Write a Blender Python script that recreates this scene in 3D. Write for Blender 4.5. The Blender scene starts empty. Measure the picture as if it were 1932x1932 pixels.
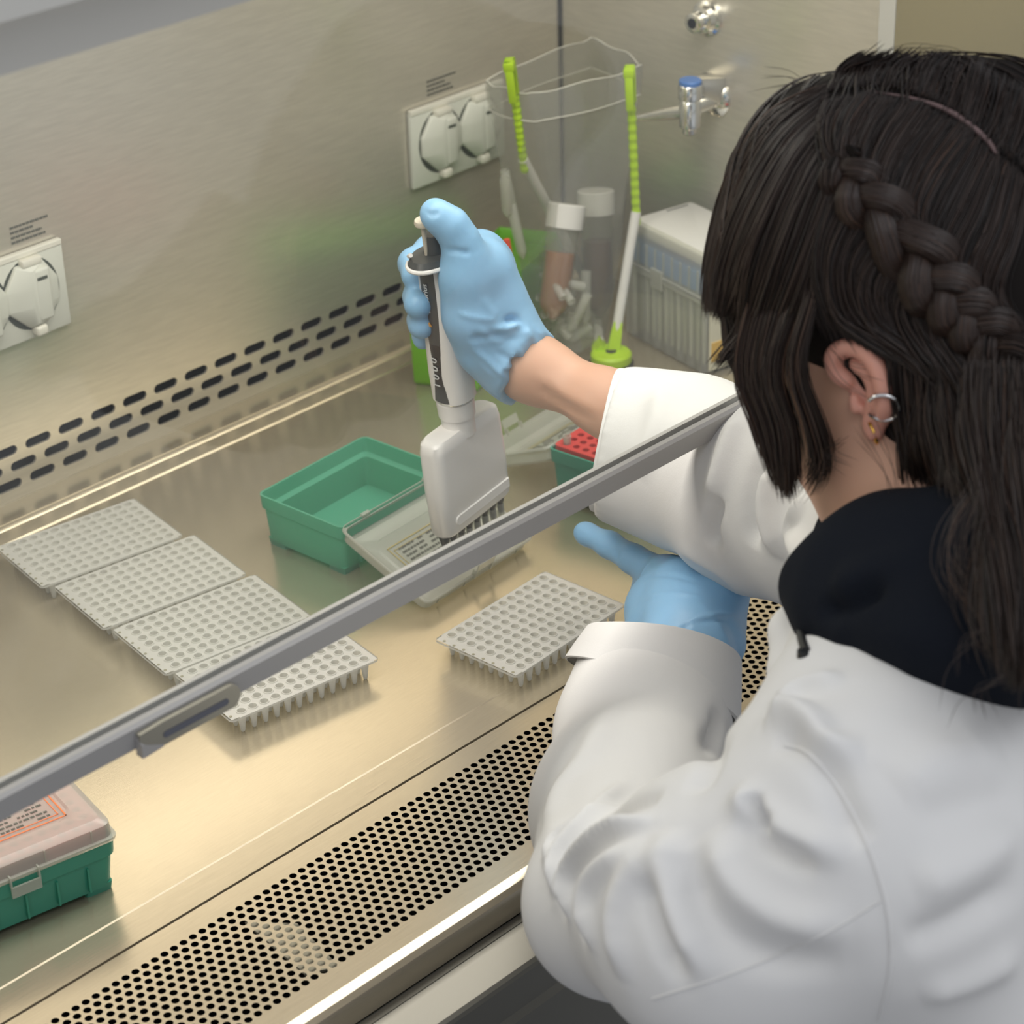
import bpy, bmesh, math, random
import numpy as np
from mathutils import Vector, Matrix, Euler
from mathutils.bvhtree import BVHTree
SC = bpy.context.scene
COL = SC.collection
random.seed(7); RNG = np.random.default_rng(7)

# ------------------------------------------------------------------ camera
CAM_LOC = Vector((-0.95491, -0.95402, 0.89313)); CAM_ROT = (1.059782, 0.025195, -0.798022); F_PX = 4451.86
cam_data = bpy.data.cameras.new('camera'); cam = bpy.data.objects.new('camera', cam_data); COL.objects.link(cam)
cam.location = CAM_LOC; cam.rotation_euler = CAM_ROT
cam_data.sensor_width = 36; cam_data.sensor_fit = 'HORIZONTAL'; cam_data.lens = 36 * F_PX / 1932
cam_data.clip_start = 0.05; cam_data.clip_end = 50
cam_data.dof.use_dof = True; cam_data.dof.focus_distance = 1.52; cam_data.dof.aperture_fstop = 11
SC.camera = cam
# ------------------------------------------------------------------ light
world = bpy.data.worlds.new('room_light'); SC.world = world; world.use_nodes = True
world.node_tree.nodes['Background'].inputs[0].default_value = (0.93, 0.95, 1.0, 1)
world.node_tree.nodes['Background'].inputs[1].default_value = 0.48
def area(name, loc, target, sx, sy, power, color):
    l = bpy.data.lights.new(name, 'AREA'); l.shape = 'RECTANGLE'; l.size = sx; l.size_y = sy; l.energy = power; l.color = color
    o = bpy.data.objects.new(name, l); COL.objects.link(o); o.location = loc
    o.rotation_euler = (Vector(target) - Vector(loc)).to_track_quat('-Z', 'Y').to_euler(); return o
area('cabinet_lamp', (-0.08, 0.10, 0.668), (-0.08, 0.16, 0), 1.3, 0.30, 6.6, (1.0, 0.95, 0.87))
area('ceiling_lamp', (-0.7, -1.3, 2.3), (-0.1, -0.3, 0.2), 1.2, 0.6, 8, (0.93, 0.96, 1.0))
area('ceiling_lamp', (0.9, -1.5, 2.3), (0.0, -0.3, 0.2), 1.2, 0.6, 5, (0.93, 0.96, 1.0))
SC.view_settings.view_transform = 'Standard'; SC.view_settings.look = 'None'
SC.view_settings.exposure = 0.15; SC.view_settings.gamma = 1.0; SC.view_settings.use_curve_mapping = False
SC.cycles.transparent_max_bounces = 32; SC.cycles.max_bounces = 10; SC.cycles.caustics_reflective = False

# ------------------------------------------------------------------ helpers
CR = Euler(CAM_ROT, 'XYZ').to_matrix()
def ray(x, y): return CR @ Vector(((x - 966) / F_PX, -(y - 966) / F_PX, -1.0))
def Pd(x, y, d): return CAM_LOC + ray(x, y).normalized() * d          # a measured photo point at a known distance
def Pz(x, y, z): r = ray(x, y); return CAM_LOC + r * ((z - CAM_LOC.z) / r.z)
def Py(x, y, Y): r = ray(x, y); return CAM_LOC + r * ((Y - CAM_LOC.y) / r.y)

def lin(c):
    return tuple(((v / 255) / 12.92 if v / 255 <= .04045 else ((v / 255 + .055) / 1.055) ** 2.4) for v in c) + (1,)
def mat(name, rgb, rough=.5, metal=0., spec=.5, bump=0., bscale=200., stretch=(1, 1, 1), vary=0., sss=0., coat=0.):
    m = bpy.data.materials.new(name); m.use_nodes = True; nt = m.node_tree; b = nt.nodes['Principled BSDF']
    b.inputs['Base Color'].default_value = lin(rgb); b.inputs['Roughness'].default_value = rough
    b.inputs['Metallic'].default_value = metal; b.inputs['Specular IOR Level'].default_value = spec
    b.inputs['Coat Weight'].default_value = coat
    if sss: b.inputs['Subsurface Weight'].default_value = sss; b.inputs['Subsurface Radius'].default_value = (.012, .005, .003); b.inputs['Subsurface Scale'].default_value = 1
    tc = nt.nodes.new('ShaderNodeTexCoord'); mp = nt.nodes.new('ShaderNodeMapping'); mp.inputs['Scale'].default_value = stretch
    n = nt.nodes.new('ShaderNodeTexNoise'); n.inputs['Scale'].default_value = bscale; n.inputs['Detail'].default_value = 4
    nt.links.new(tc.outputs['Object'], mp.inputs[0]); nt.links.new(mp.outputs[0], n.inputs['Vector'])
    if bump:
        bp = nt.nodes.new('ShaderNodeBump'); bp.inputs['Strength'].default_value = bump; bp.inputs['Distance'].default_value = .001
        nt.links.new(n.outputs[0], bp.inputs['Height']); nt.links.new(bp.outputs[0], b.inputs['Normal'])
    if vary:
        mx = nt.nodes.new('ShaderNodeMix'); mx.data_type = 'RGBA'; mx.blend_type = 'MULTIPLY'
        mx.inputs[0].default_value = 1; mx.inputs[6].default_value = lin(rgb)
        cr = nt.nodes.new('ShaderNodeMapRange'); cr.inputs[1].default_value = .3; cr.inputs[2].default_value = .7
        cr.inputs[3].default_value = 1 - vary; cr.inputs[4].default_value = 1 + vary * .3
        nt.links.new(n.outputs[0], cr.inputs[0]); nt.links.new(cr.outputs[0], mx.inputs[7]); nt.links.new(mx.outputs[2], b.inputs['Base Color'])
    return m
def plastic(name, rgb, clear=.4, rough=.3, trans=.5, tint=None, fres=.5):
    """thin moulded plastic: part clear, part milky, with a glossy skin"""
    m = bpy.data.materials.new(name); m.use_nodes = True; nt = m.node_tree; nt.nodes.clear(); L = nt.links.new; N = nt.nodes.new
    out = N('ShaderNodeOutputMaterial'); tr = N('ShaderNodeBsdfTransparent'); di = N('ShaderNodeBsdfDiffuse'); tl = N('ShaderNodeBsdfTranslucent')
    gl = N('ShaderNodeBsdfGlossy'); m1 = N('ShaderNodeMixShader'); m2 = N('ShaderNodeMixShader'); m3 = N('ShaderNodeMixShader'); fr = N('ShaderNodeLayerWeight')
    pw = N('ShaderNodeMath'); pw.operation = 'POWER'; pw.inputs[1].default_value = 3.5
    mu = N('ShaderNodeMath'); mu.operation = 'MULTIPLY_ADD'; mu.inputs[1].default_value = fres; mu.inputs[2].default_value = .04
    tr.inputs[0].default_value = lin(tint or rgb); di.inputs[0].default_value = lin(rgb); tl.inputs[0].default_value = lin(rgb)
    gl.inputs['Roughness'].default_value = rough; fr.inputs['Blend'].default_value = .5
    m1.inputs[0].default_value = trans; L(di.outputs[0], m1.inputs[1]); L(tl.outputs[0], m1.inputs[2])
    m2.inputs[0].default_value = clear; L(m1.outputs[0], m2.inputs[1]); L(tr.outputs[0], m2.inputs[2])
    L(fr.outputs['Facing'], pw.inputs[0]); L(pw.outputs[0], mu.inputs[0]); L(mu.outputs[0], m3.inputs[0]); L(m2.outputs[0], m3.inputs[1]); L(gl.outputs[0], m3.inputs[2]); L(m3.outputs[0], out.inputs[0])
    return m

def link(name, me, m, parent=None, smooth=None):
    o = bpy.data.objects.new(name, me); COL.objects.link(o)
    if m: me.materials.append(m)
    if parent: o.parent = parent
    if smooth is not None:
        me.polygons.foreach_set('use_smooth', [True] * len(me.polygons))
        try: me.set_sharp_from_angle(angle=math.radians(smooth))
        except Exception: pass
    return o
def obj(name, bm, m, parent=None, smooth=None, weld=True):
    if weld: bmesh.ops.remove_doubles(bm, verts=bm.verts, dist=1e-6)
    bmesh.ops.recalc_face_normals(bm, faces=bm.faces)
    me = bpy.data.meshes.new(name); bm.to_mesh(me); bm.free(); return link(name, me, m, parent, smooth)
def tag(o, label=None, cat=None, group=None, kind=None):
    if label: o['label'] = label
    if cat: o['category'] = cat
    if group: o['group'] = group
    if kind: o['kind'] = kind
    return o
def empty(name, loc=(0, 0, 0), rz=0., label=None, cat=None, group=None):
    o = bpy.data.objects.new(name, None); COL.objects.link(o); o.location = loc; o.rotation_euler = (0, 0, rz); o.empty_display_size = .02
    return tag(o, label, cat, group)
def copy_tree(o, parent=None):
    c = o.copy(); COL.objects.link(c); c.parent = parent
    for ch in list(o.children): copy_tree(ch, c)
    return c
def B(): return bmesh.new()
def bevel(bm, w, seg=2, faces=None):
    bmesh.ops.remove_doubles(bm, verts=bm.verts, dist=1e-6)
    bmesh.ops.bevel(bm, geom=list(bm.edges), offset=w, segments=seg, affect='EDGES', profile=.5)
def box(bm, x0, x1, y0, y1, z0, z1, M=None):
    v = [bm.verts.new((x, y, z)) for z in (z0, z1) for y in (y0, y1) for x in (x0, x1)]
    for f in ((0, 2, 3, 1), (4, 5, 7, 6), (0, 1, 5, 4), (1, 3, 7, 5), (3, 2, 6, 7), (2, 0, 4, 6)): bm.faces.new([v[i] for i in f])
    if M is not None: bmesh.ops.transform(bm, matrix=M, verts=v)
    return v
def bbox(x0, x1, y0, y1, z0, z1, bw=.001, seg=2):
    bm = B(); box(bm, x0, x1, y0, y1, z0, z1)
    if bw: bevel(bm, bw, seg)
    return bm
def loft(bm, loops, cap0=True, cap1=True, closed=True):
    R = [[bm.verts.new(p) for p in l] for l in loops]; n = len(R[0])
    for a, b in zip(R, R[1:]):
        for i in range(n if closed else n - 1):
            j = (i + 1) % n; bm.faces.new((a[i], a[j], b[j], b[i]))
    if cap0: bm.faces.new(R[0][::-1])
    if cap1: bm.faces.new(R[-1])
    return R
def ring(r, z, n=24, cx=0, cy=0): return [(cx + r * math.cos(2 * math.pi * i / n), cy + r * math.sin(2 * math.pi * i / n), z) for i in range(n)]
def lathe(bm, prof, n=24, cx=0, cy=0, M=None, cap0=True, cap1=True):
    R = loft(bm, [ring(max(r, 1e-5), z, n, cx, cy) for r, z in prof], cap0, cap1)
    if M is not None: bmesh.ops.transform(bm, matrix=M, verts=[v for r in R for v in r])
def rrect(hx, hy, r, z, k=5, cx=0, cy=0):
    out = []
    for sx, sy, a0 in ((1, 1, 0), (-1, 1, 90), (-1, -1, 180), (1, -1, 270)):
        for i in range(k):
            a = math.radians(a0 + 90 * i / (k - 1)); out.append((cx + sx * (hx - r) + r * math.cos(a), cy + sy * (hy - r) + r * math.sin(a), z))
    return out
def extrude_x(bm, prof, x0, x1):
    loft(bm, [[(x0, y, z) for y, z in prof], [(x1, y, z) for y, z in prof]])
def frame(origin, ex, ez):
    ez = Vector(ez).normalized(); ex = Vector(ex); ex = (ex - ez * ex.dot(ez)).normalized(); ey = ez.cross(ex)
    M = Matrix.Identity(4)
    for i in range(3): M[i][0], M[i][1], M[i][2], M[i][3] = ex[i], ey[i], ez[i], origin[i]
    return M
def tube(bm, pts, rad, n=10, caps=True):
    pts = [Vector(p) for p in pts]; rad = rad if hasattr(rad, '__len__') else [rad] * len(pts)
    up = Vector((0, 0, 1)); loops = []; N = None
    for i, p in enumerate(pts):
        t = (pts[min(i + 1, len(pts) - 1)] - pts[max(i - 1, 0)]).normalized()
        if N is None: N = t.cross(up if abs(t.z) < .9 else Vector((1, 0, 0))).normalized()
        N = (N - t * N.dot(t)).normalized(); Bn = t.cross(N)
        loops.append([p + (N * math.cos(2 * math.pi * k / n) + Bn * math.sin(2 * math.pi * k / n)) * rad[i] for k in range(n)])
    loft(bm, loops, caps, caps)
def cr(pts, m=8):
    """Catmull-Rom resample of tuples"""
    P = [np.array(p, float) for p in pts]; P = [2 * P[0] - P[1]] + P + [2 * P[-1] - P[-2]]; out = []
    for i in range(1, len(P) - 2):
        for k in range(m):
            t = k / m; out.append(.5 * (2 * P[i] + (P[i + 1] - P[i - 1]) * t + (2 * P[i - 1] - 5 * P[i] + 4 * P[i + 1] - P[i + 2]) * t * t + (3 * P[i] - P[i - 1] - 3 * P[i + 1] + P[i + 2]) * t ** 3))
    out.append(P[-2]); return out
def holed_cell(bm, cx, cy, hx, hy, loop, put):
    """rectangular cell with a hole: loop = hole outline round (0,0); put maps (x,y)->3D"""
    n = len(loop); rect = []
    for (x, y) in loop:
        s = 1 / max(abs(x) / hx, abs(y) / hy); rect.append([x * s, y * s])
    for q in ((hx, hy), (-hx, hy), (-hx, -hy), (hx, -hy)):
        i = min(range(n), key=lambda i: (rect[i][0] - q[0]) ** 2 + (rect[i][1] - q[1]) ** 2); rect[i] = list(q)
    vi = [bm.verts.new(put(cx + x, cy + y)) for x, y in loop]; vo = [bm.verts.new(put(cx + x, cy + y)) for x, y in rect]
    for i in range(n): j = (i + 1) % n; bm.faces.new((vi[i], vi[j], vo[j], vo[i]))
    return vi
def text_mesh(s, size, M, m, name, parent=None, thick=.00015):
    c = bpy.data.curves.new('txt', 'FONT'); c.body = s; c.size = size; c.align_x = 'CENTER'; c.align_y = 'CENTER'; c.extrude = thick
    t = bpy.data.objects.new('txt', c); COL.objects.link(t); bpy.context.view_layer.update()
    me = bpy.data.meshes.new_from_object(t.evaluated_get(bpy.context.evaluated_depsgraph_get())); bpy.data.objects.remove(t); bpy.data.curves.remove(c)
    me.materials.clear(); me.transform(M); return link(name, me, m, parent)

# ------------------------------------------------------------------ materials
STEEL = mat('brushed_steel', (210, 198, 174), .24, .74, bump=.04, bscale=60, stretch=(1, 14, 14), vary=.06)
STEELW = mat('steel_wall', (222, 216, 202), .30, .68, bump=.03, bscale=40, stretch=(1, 1, 10), vary=.08)
DARK = mat('cavity_shade', (9, 11, 10), .9, 0, spec=.1)  # near-black colour stands in for the shade inside cavities
GREYM = mat('grey_paint', (168, 166, 164), .42, .1, bump=.02)
CHROME = mat('chrome', (225, 225, 222), .12, 1)
SEAM = mat('seam_black', (40, 42, 42), .6)
TEAL = plastic('teal_plastic', (122, 216, 184), .24, .35, .5, (150, 225, 200))
TEALD = plastic('teal_plastic_deep', (84, 192, 164), .14, .35, .4, (100, 200, 170))
CLEARP = plastic('clear_pp', (242, 242, 234), .55, .25, .45, (240, 240, 232))
TUBEC = plastic('tube_clear', (246, 246, 240), .84, .15, .5)
MILKY = plastic('milky_pp', (240, 240, 232), .58, .3, .35, (240, 240, 232))
BAGM = plastic('clear_bag', (252, 252, 248), .84, .18, .6, (243, 243, 240))
WHITEP = mat('white_plastic', (218, 216, 210), .35, 0, bump=.02)
LIME = mat('lime_plastic', (172, 208, 24), .4)
LIMEB = plastic('lime_box_plastic', (150, 235, 14), .12, .3, .45, (150, 235, 60))
BLACKP = mat('black_rubber', (26, 28, 30), .5)
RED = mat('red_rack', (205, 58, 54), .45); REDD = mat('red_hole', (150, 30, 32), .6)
PINK = mat('pink_rack', (232, 120, 132), .5)
BLUEP = mat('blue_plastic', (70, 120, 190), .4)
ORANGE = mat('orange_print', (232, 128, 72), .6); INK = mat('grey_print', (92, 92, 84), .7); GOLDINK = mat('ochre_print', (176, 160, 104), .6)

# ------------------------------------------------------------------ cabinet shell
XL, XR, YB, YF = -0.75, 0.5555, 0.481, -0.12
# back wall with three staggered rows of slots
bm = B(); pit = .031925; rows = [(.043, 0.), (.0285, .5), (.014, 0.)]; hz = .00725; sl, sh = .0120, .0041
loop = [(sl - sh + sh * math.cos(a), sh * math.sin(a)) for a in [math.radians(-90 + 22.5 * i) for i in range(9)]] + [(-(sl - sh) - sh * math.cos(a), -sh * math.sin(a)) for a in [math.radians(-90 + 22.5 * i) for i in range(9)]]
nL = 21
for z, off in rows:
    for i in range(-nL, 17):
        cx = -.0492 + (i + off) * pit
        if cx + pit / 2 > XR + .001: continue
        vi = holed_cell(bm, cx, z, pit / 2, hz, loop, lambda x, y: (x, YB, y))
        vb = [bm.verts.new((v.co.x, YB + .002, v.co.z)) for v in vi]
        for k in range(len(vi)): j = (k + 1) % len(vi); bm.faces.new((vi[k], vi[j], vb[j], vb[k]))
zt, zb = .043 + hz, .014 - hz
def quad(bm, *ps): bm.faces.new([bm.verts.new(p) for p in ps])
quad(bm, (XL, YB, zt), (XR, YB, zt), (XR, YB, .68), (XL, YB, .68)); quad(bm, (XL, YB, 0), (XR, YB, 0), (XR, YB, zb), (XL, YB, zb))
for z, off in rows:
    last = max(i for i in range(-nL, 17) if -.0492 + (i + off) * pit + pit / 2 <= XR + .001); xe = -.0492 + (last + off + .5) * pit
    quad(bm, (xe, YB, z - hz), (XR, YB, z - hz), (XR, YB, z + hz), (xe, YB, z + hz))
wall_back = obj('wall_back', bm, STEELW); tag(wall_back, 'brushed steel rear panel of the cabinet with three rows of slots along its foot', 'wall', kind='structure')
tag(obj('wall_plenum', bbox(XL, XR, YB + .0022, YB + .05, -.02, .09, 0), DARK), 'block painted dark for the shade behind the slots of the rear panel', 'wall', kind='structure')  # black block set close behind the slots, in place of real shade
tag(obj('wall_right', bbox(XR, XR + .01, YF + .02, YB, 0, .68, 0), STEELW), 'brushed steel right side panel carrying the two taps', 'wall', kind='structure')
tag(obj('wall_left', bbox(XL - .01, XL, YF + .02, YB, 0, .68, 0), STEELW), 'left side panel of the cabinet outside the photo', 'wall', kind='structure')
tag(obj('trim_corner', bbox(XR - .0022, XR, YB - .002, YB, .0, .68, 0), SEAM), 'dark sealant line in the upright corner of the cabinet', 'trim', kind='structure')
tag(obj('ceiling', bbox(XL, XR, YF + .07, YB, .68, .69, 0), mat('cabinet_top', (210, 208, 200), .5)), 'diffuser panel above the cabinet interior', 'ceiling', kind='structure')

tag(obj('trim_reflection', bbox(XR - .003, XR - .0005, .112, .128, .001, .66, .0008), mat('reflected_edge', (206, 204, 196), .4, .3)), 'pale upright strip painted for the sash edge mirrored in the side panel', 'trim', kind='structure')  # pale colour put in for the sash edge reflected in the wall
tag(obj('wall_reflection', bbox(XR - .0022, XR - .0006, -.095, .1118, .02, .66, 0), mat('olive_reflection', (150, 140, 104), .16, .35)), 'olive sheet painted for the blurred reflections in the right side panel', 'window', kind='structure')  # olive colour put in for blurry reflections on the side wall
# work surface: tray, raised rear lip, gutter
bm = B(); prof = [(YB, -.003), (YB, 0), (.4515, 0), (.4497, .0035), (.4480, .0030), (.4450, .0005), (.4290, .0003), (.4275, -.0008), (.4255, .0), (.0045, .0), (.0035, -.0006), (-.0205, -.0008), (-.0205, -.006)]
extrude_x(bm, prof, XL, XR); ws = obj('work_surface', bm, STEEL, None, 25); tag(ws, 'brushed steel work surface of the cabinet with raised rear lip', 'work surface')
# perforated front grille
bm = B(); px_, py_ = .0071, .00615; hr = .00245; circ = [(hr * math.cos(2 * math.pi * i / 12), hr * math.sin(2 * math.pi * i / 12)) for i in range(12)]
zg = -.0008
for r in range(14):
    y = -.0385 - .0029 - r * py_; off = .5 * (r % 2); i0 = -75; i1 = 73
    for i in range(i0, i1): holed_cell(bm, (i + off) * px_ + .02, y, px_ / 2, py_ / 2, circ, lambda x, yy: (x, yy, zg))
    a, b = (i0 + off - .5) * px_ + .02, (i1 + off - .5) * px_ + .02
    quad(bm, (XL, y - py_ / 2, zg), (a, y - py_ / 2, zg), (a, y + py_ / 2, zg), (XL, y + py_ / 2, zg)); quad(bm, (b, y - py_ / 2, zg), (XR, y - py_ / 2, zg), (XR, y + py_ / 2, zg), (b, y + py_ / 2, zg))
yt, yb = -.0385 - .0029 + py_ / 2, -.0385 - .0029 - 13.5 * py_
quad(bm, (XL, yt, zg), (XR, yt, zg), (XR, -.0225, zg), (XL, -.0225, zg)); quad(bm, (XL, -.0225, zg), (XR, -.0225, zg), (XR, -.0225, zg - .004), (XL, -.0225, zg - .004))
bmesh.ops.remove_doubles(bm, verts=bm.verts, dist=1e-6)
prof = [(yb, zg)] + [(-.1395, zg), (-.1400, zg), (-.1455, zg - .0016), (-.1483, zg - .0045), (-.149, -.008), (-.149, -.0225)]
R_ = loft(bm, [[(XL, y, z) for y, z in prof], [(XR, y, z) for y, z in prof]], False, False, closed=False)
gr = obj('front_grille', bm, STEEL, None, 22); tag(gr, 'perforated steel air intake grille along the front edge of the cabinet', 'grille')
bm = B(); extrude_x(bm, [(-.1470, -.006), (-.1470, -.09), (-.0235, -.09), (-.0235, -.006), (-.0245, -.006), (-.0245, -.088), (-.1460, -.088), (-.1460, -.006)], XL, XR); tag(obj('grille_channel', bm, DARK), 'air channel below the perforated grille, painted dark for its shade', 'channel')  # painted black so that the holes above look deeply shaded
c = [Pz(462, 1738, -.004), Pz(560, 1740, -.004), Pz(640, 1822, -.004), Pz(575, 1835, -.004)]
bm = B(); loft(bm, [[(p.x, p.y, -.0062) for p in c], [(p.x, p.y, -.0046) for p in c]]); tag(obj('pale_slip', bm, mat('slip', (170, 165, 145), .8)), 'pale scrap beneath the perforated front grille', 'slip')  # thin pale slip set under the holes
# front ledge and lower panel
bm = B(); prof = [(-.149, -.0235), (-.180, -.0270), (-.1825, -.0285), (-.1835, -.031), (-.1835, -.055), (-.186, -.060), (-.186, -.5), (-.155, -.5), (-.155, -.0235)]
extrude_x(bm, prof, XL, XR + .3); tag(obj('front_ledge', bm, mat('steel_ledge', (138, 136, 128), .42, .8, bump=.03, bscale=60, stretch=(1, 14, 14)), None, 10), 'bright steel ledge and lower front panel below the grille', 'ledge')
tag(obj('floor', bbox(-2.5, 2.5, -3, 1.5, -.86, -.85, 0), mat('floor_vinyl', (150, 152, 156), .45)), 'grey laboratory floor', 'floor', kind='structure')

# sash: glass, bottom rail, finger grip, top panel
sash = empty('sash_window', (0, -.12, .22), 0, 'sliding glass sash with a grey metal bottom rail, tilted over the work surface', 'sash window')
slope = .012 / .105
def so(n, bm, m, sm=None):
    bmesh.ops.translate(bm, verts=bm.verts, vec=-Vector(sash.location)); return obj(n, bm, m, sash, sm)
yb0, zb0 = -.124, .2135
bm = B(); extrude_x(bm, [(yb0, zb0), (yb0 - .001, zb0 + .0125), (yb0 + .001, zb0 + .0142), (yb0 + .0045, zb0 + .0142), (yb0 + .005, zb0 + .0105), (yb0 + .0085, zb0 + .0105), (yb0 + .0092, zb0 + .0142), (yb0 + .0125, zb0 + .0140), (yb0 + .0125, zb0)], XL, XR - .002)
so('bottom_rail', bm, GREYM, 30)
glass = bpy.data.materials.new('sash_glass'); glass.use_nodes = True; nt = glass.node_tree; nt.nodes.clear()
N = nt.nodes.new; o_ = N('ShaderNodeOutputMaterial'); t_ = N('ShaderNodeBsdfTransparent'); g_ = N('ShaderNodeBsdfGlossy'); d_ = N('ShaderNodeBsdfDiffuse'); lw_ = N('ShaderNodeLayerWeight'); p_ = N('ShaderNodeMath'); p_.operation = 'POWER'; p_.inputs[1].default_value = 5; lw_.inputs['Blend'].default_value = .5; f_ = N('ShaderNodeMath'); f_.operation = 'MULTIPLY_ADD'; f_.inputs[1].default_value = .9; f_.inputs[2].default_value = .035; nt.links.new(lw_.outputs['Facing'], p_.inputs[0]); nt.links.new(p_.outputs[0], f_.inputs[0]); a_ = N('ShaderNodeMixShader'); b_ = N('ShaderNodeMixShader')
t_.inputs[0].default_value = (.975, .985, .975, 1); g_.inputs['Roughness'].default_value = .02; a_.inputs[0].default_value = .025; d_.inputs[0].default_value = (.75, .75, .75, 1)
nt.links.new(t_.outputs[0], a_.inputs[1]); nt.links.new(d_.outputs[0], a_.inputs[2]); nt.links.new(f_.outputs[0], b_.inputs[0]); nt.links.new(a_.outputs[0], b_.inputs[1]); nt.links.new(g_.outputs[0], b_.inputs[2]); nt.links.new(b_.outputs[0], o_.inputs[0])
bm = B(); zt_ = .60; y1 = yb0 + .0068; y2 = y1 + slope * (zt_ - zb0); extrude_x(bm, [(y1 - .0016, zb0 + .010), (y2 - .0016, zt_), (y2 + .0016, zt_), (y1 + .0016, zb0 + .010)], XL, XR - .002); so('glass_pane', bm, glass)
# finger grip on the rail: rounded plate with a slot and a scooped end
GA, GB = Py(262, 1385, yb0 - .004), Py(452, 1300, yb0 - .004); x0, x1 = GA.x, GB.x; zc = zb0 + .004
bm = B(); lp = []
for k in range(13): a = math.radians(-90 + 180 * k / 12); lp.append((x1 - .006 + .006 * math.cos(a), zc + .0068 * math.sin(a)))
lp += [(x0 + .014, zc + .0068), (x0 + .004, zc + .0062), (x0, zc + .0060), (x0, zc - .0072), (x0 + .004, zc - .0070)]
loft(bm, [[(x, yb0 - .0005, z) for x, z in lp], [(x, yb0 - .0045, z) for x, z in lp]])
so('finger_grip', bm, mat('grip_metal', (172, 168, 155), .32, .6), 30)
bm = B(); sp = [(x0 + .016 + .0018 * math.cos(a), zc - .001 + .0018 * math.sin(a)) for a in [math.radians(90 + 15 * i) for i in range(13)]] + [(x1 - .010 + .0018 * math.cos(a), zc - .001 + .0018 * math.sin(a)) for a in [math.radians(-90 + 15 * i) for i in range(13)]]
loft(bm, [[(x, yb0 - .0046, z) for x, z in sp], [(x, yb0 - .0050, z) for x, z in sp]]); so('grip_slot', bm, mat('slot_shade', (96, 98, 108), .5))
bm = B(); loft(bm, [[(x0 - .0005, yb0 - .0005, zc - .0072), (x0 - .0005, yb0 - .006, zc - .0072), (x0 - .0005, yb0 - .006, zc + .0005), (x0 - .0005, yb0 - .0005, zc + .0062)], [(x0 + .014, yb0 - .0005, zc - .0074), (x0 + .014, yb0 - .0046, zc - .0074), (x0 + .014, yb0 - .0046, zc - .0062), (x0 + .014, yb0 - .0005, zc - .006)]]); so('grip_scoop', bm, GREYM)
# hood panel at the top of the opening
zu = Py(200, 71, -.085).z
bm = B(); extrude_x(bm, [(-.092, zu), (-.098, zu + .002), (-.104, zu + .020), (-.112, zu + .030), (-.112, zu + .2), (-.088, zu + .2)], XL, XR + .02); tag(obj('hood_panel', bm, mat('hood_paint', (205, 203, 196), .4, 0), None, 30), 'grey painted hood panel above the glass sash at the top left', 'panel')

# ------------------------------------------------------------------ outlets
def cover(parent, x, z):
    hexa = [(-.012, .0255), (.012, .0255), (.0240, .008), (.0240, -.010), (.010, -.0265), (-.006, -.0265), (-.0240, -.009), (-.0240, .008)]
    bm = B(); loft(bm, [[(x + p * f + o_, y, z + q * g) for p, q in hexa] for f, g, o_, y in ((1, 1, 0, YB - .0045), (1, 1, 0, YB - .0080), (.96, .97, 0, YB - .0092), (.10, .84, -.002, YB - .0150))]); bevel(bm, .0006, 1); c = obj('flip_cover', bm, OUTP, parent, 30)
    bm = bbox(x - .001, x + .0135, YB - .0155, YB - .006, z - .0215, z + .0215, .0028, 3); obj('strap', bm, OUTP, c, 40)
    bm = bbox(x + .001, x + .010, YB - .0160, YB - .0150, z + .0125, z + .0150, .0002, 1); obj('strap_slot', bm, GASK, c)
    bm = bbox(x - .008, x + .010, YB - .0120, YB - .0045, z + .024, z + .0300, .0015); obj('hinge_block', bm, OUTL, c, 40)
    bm = bbox(x - .004, x + .0065, YB - .0145, YB - .0045, z - .0335, z - .025, .0025, 3); obj('latch_tab', bm, OUTL, c, 40)
    bm = B(); lathe(bm, [(.0262, 0), (.0262, .0008)], 32, M=Matrix.Translation((x, YB - .0048, z)) @ Matrix.Scale(1.12, 4, (0, 0, 1)) @ Matrix.Rotation(math.radians(90), 4, 'X')); obj('gasket', bm, GASK, c)
OUTP = mat('outlet_grey', (212, 213, 202), .42); OUTL = mat('outlet_light', (226, 223, 210), .4); GASK = mat('gasket_dark', (62, 68, 58), .7)
def outlet(x0, lab, sub):
    e = empty('power_outlet', (x0 + .0575, YB, .1655), 0, lab, 'power outlet', 'covered power outlets on the rear panel')
    k = bbox(x0, x0 + .115, YB - .0055, YB, .1305, .2005, .0018, 2); pl = obj('cover_plate', k, OUTP, e, 40)
    k = bbox(x0 + .0005, x0 + .1145, YB - .0062, YB - .0008, .1975, .2025, .001); obj('top_flange', k, OUTL, e)
    cover(e, x0 + .0345, .1675); cover(e, x0 + .0815, .1675)
    # four lines of small unreadable print above the plate
    bm = B()
    for r, (a, b) in enumerate(((.0, .035), (.0, .021), (.0, .028), (.0, .031))):
        x = a
        while x < b:
            w = random.uniform(.0022, .0045); box(bm, x0 + sub + x, x0 + sub + min(x + w, b), YB - .0006, YB - .0003, .2205 - r * .0040, .2221 - r * .0040); x += w + .0009
    obj('printed_notice', bm, INK, e)
    for ch in list(e.children):
        ch.matrix_parent_inverse = Matrix.Translation(-Vector(e.location))
    return e
outlet(.3605, 'double power outlet beside the clear bag, its right cover half hidden', .026)
outlet(-.1225, 'double power outlet cut by the left edge of the photo', .086 - .012)

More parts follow.
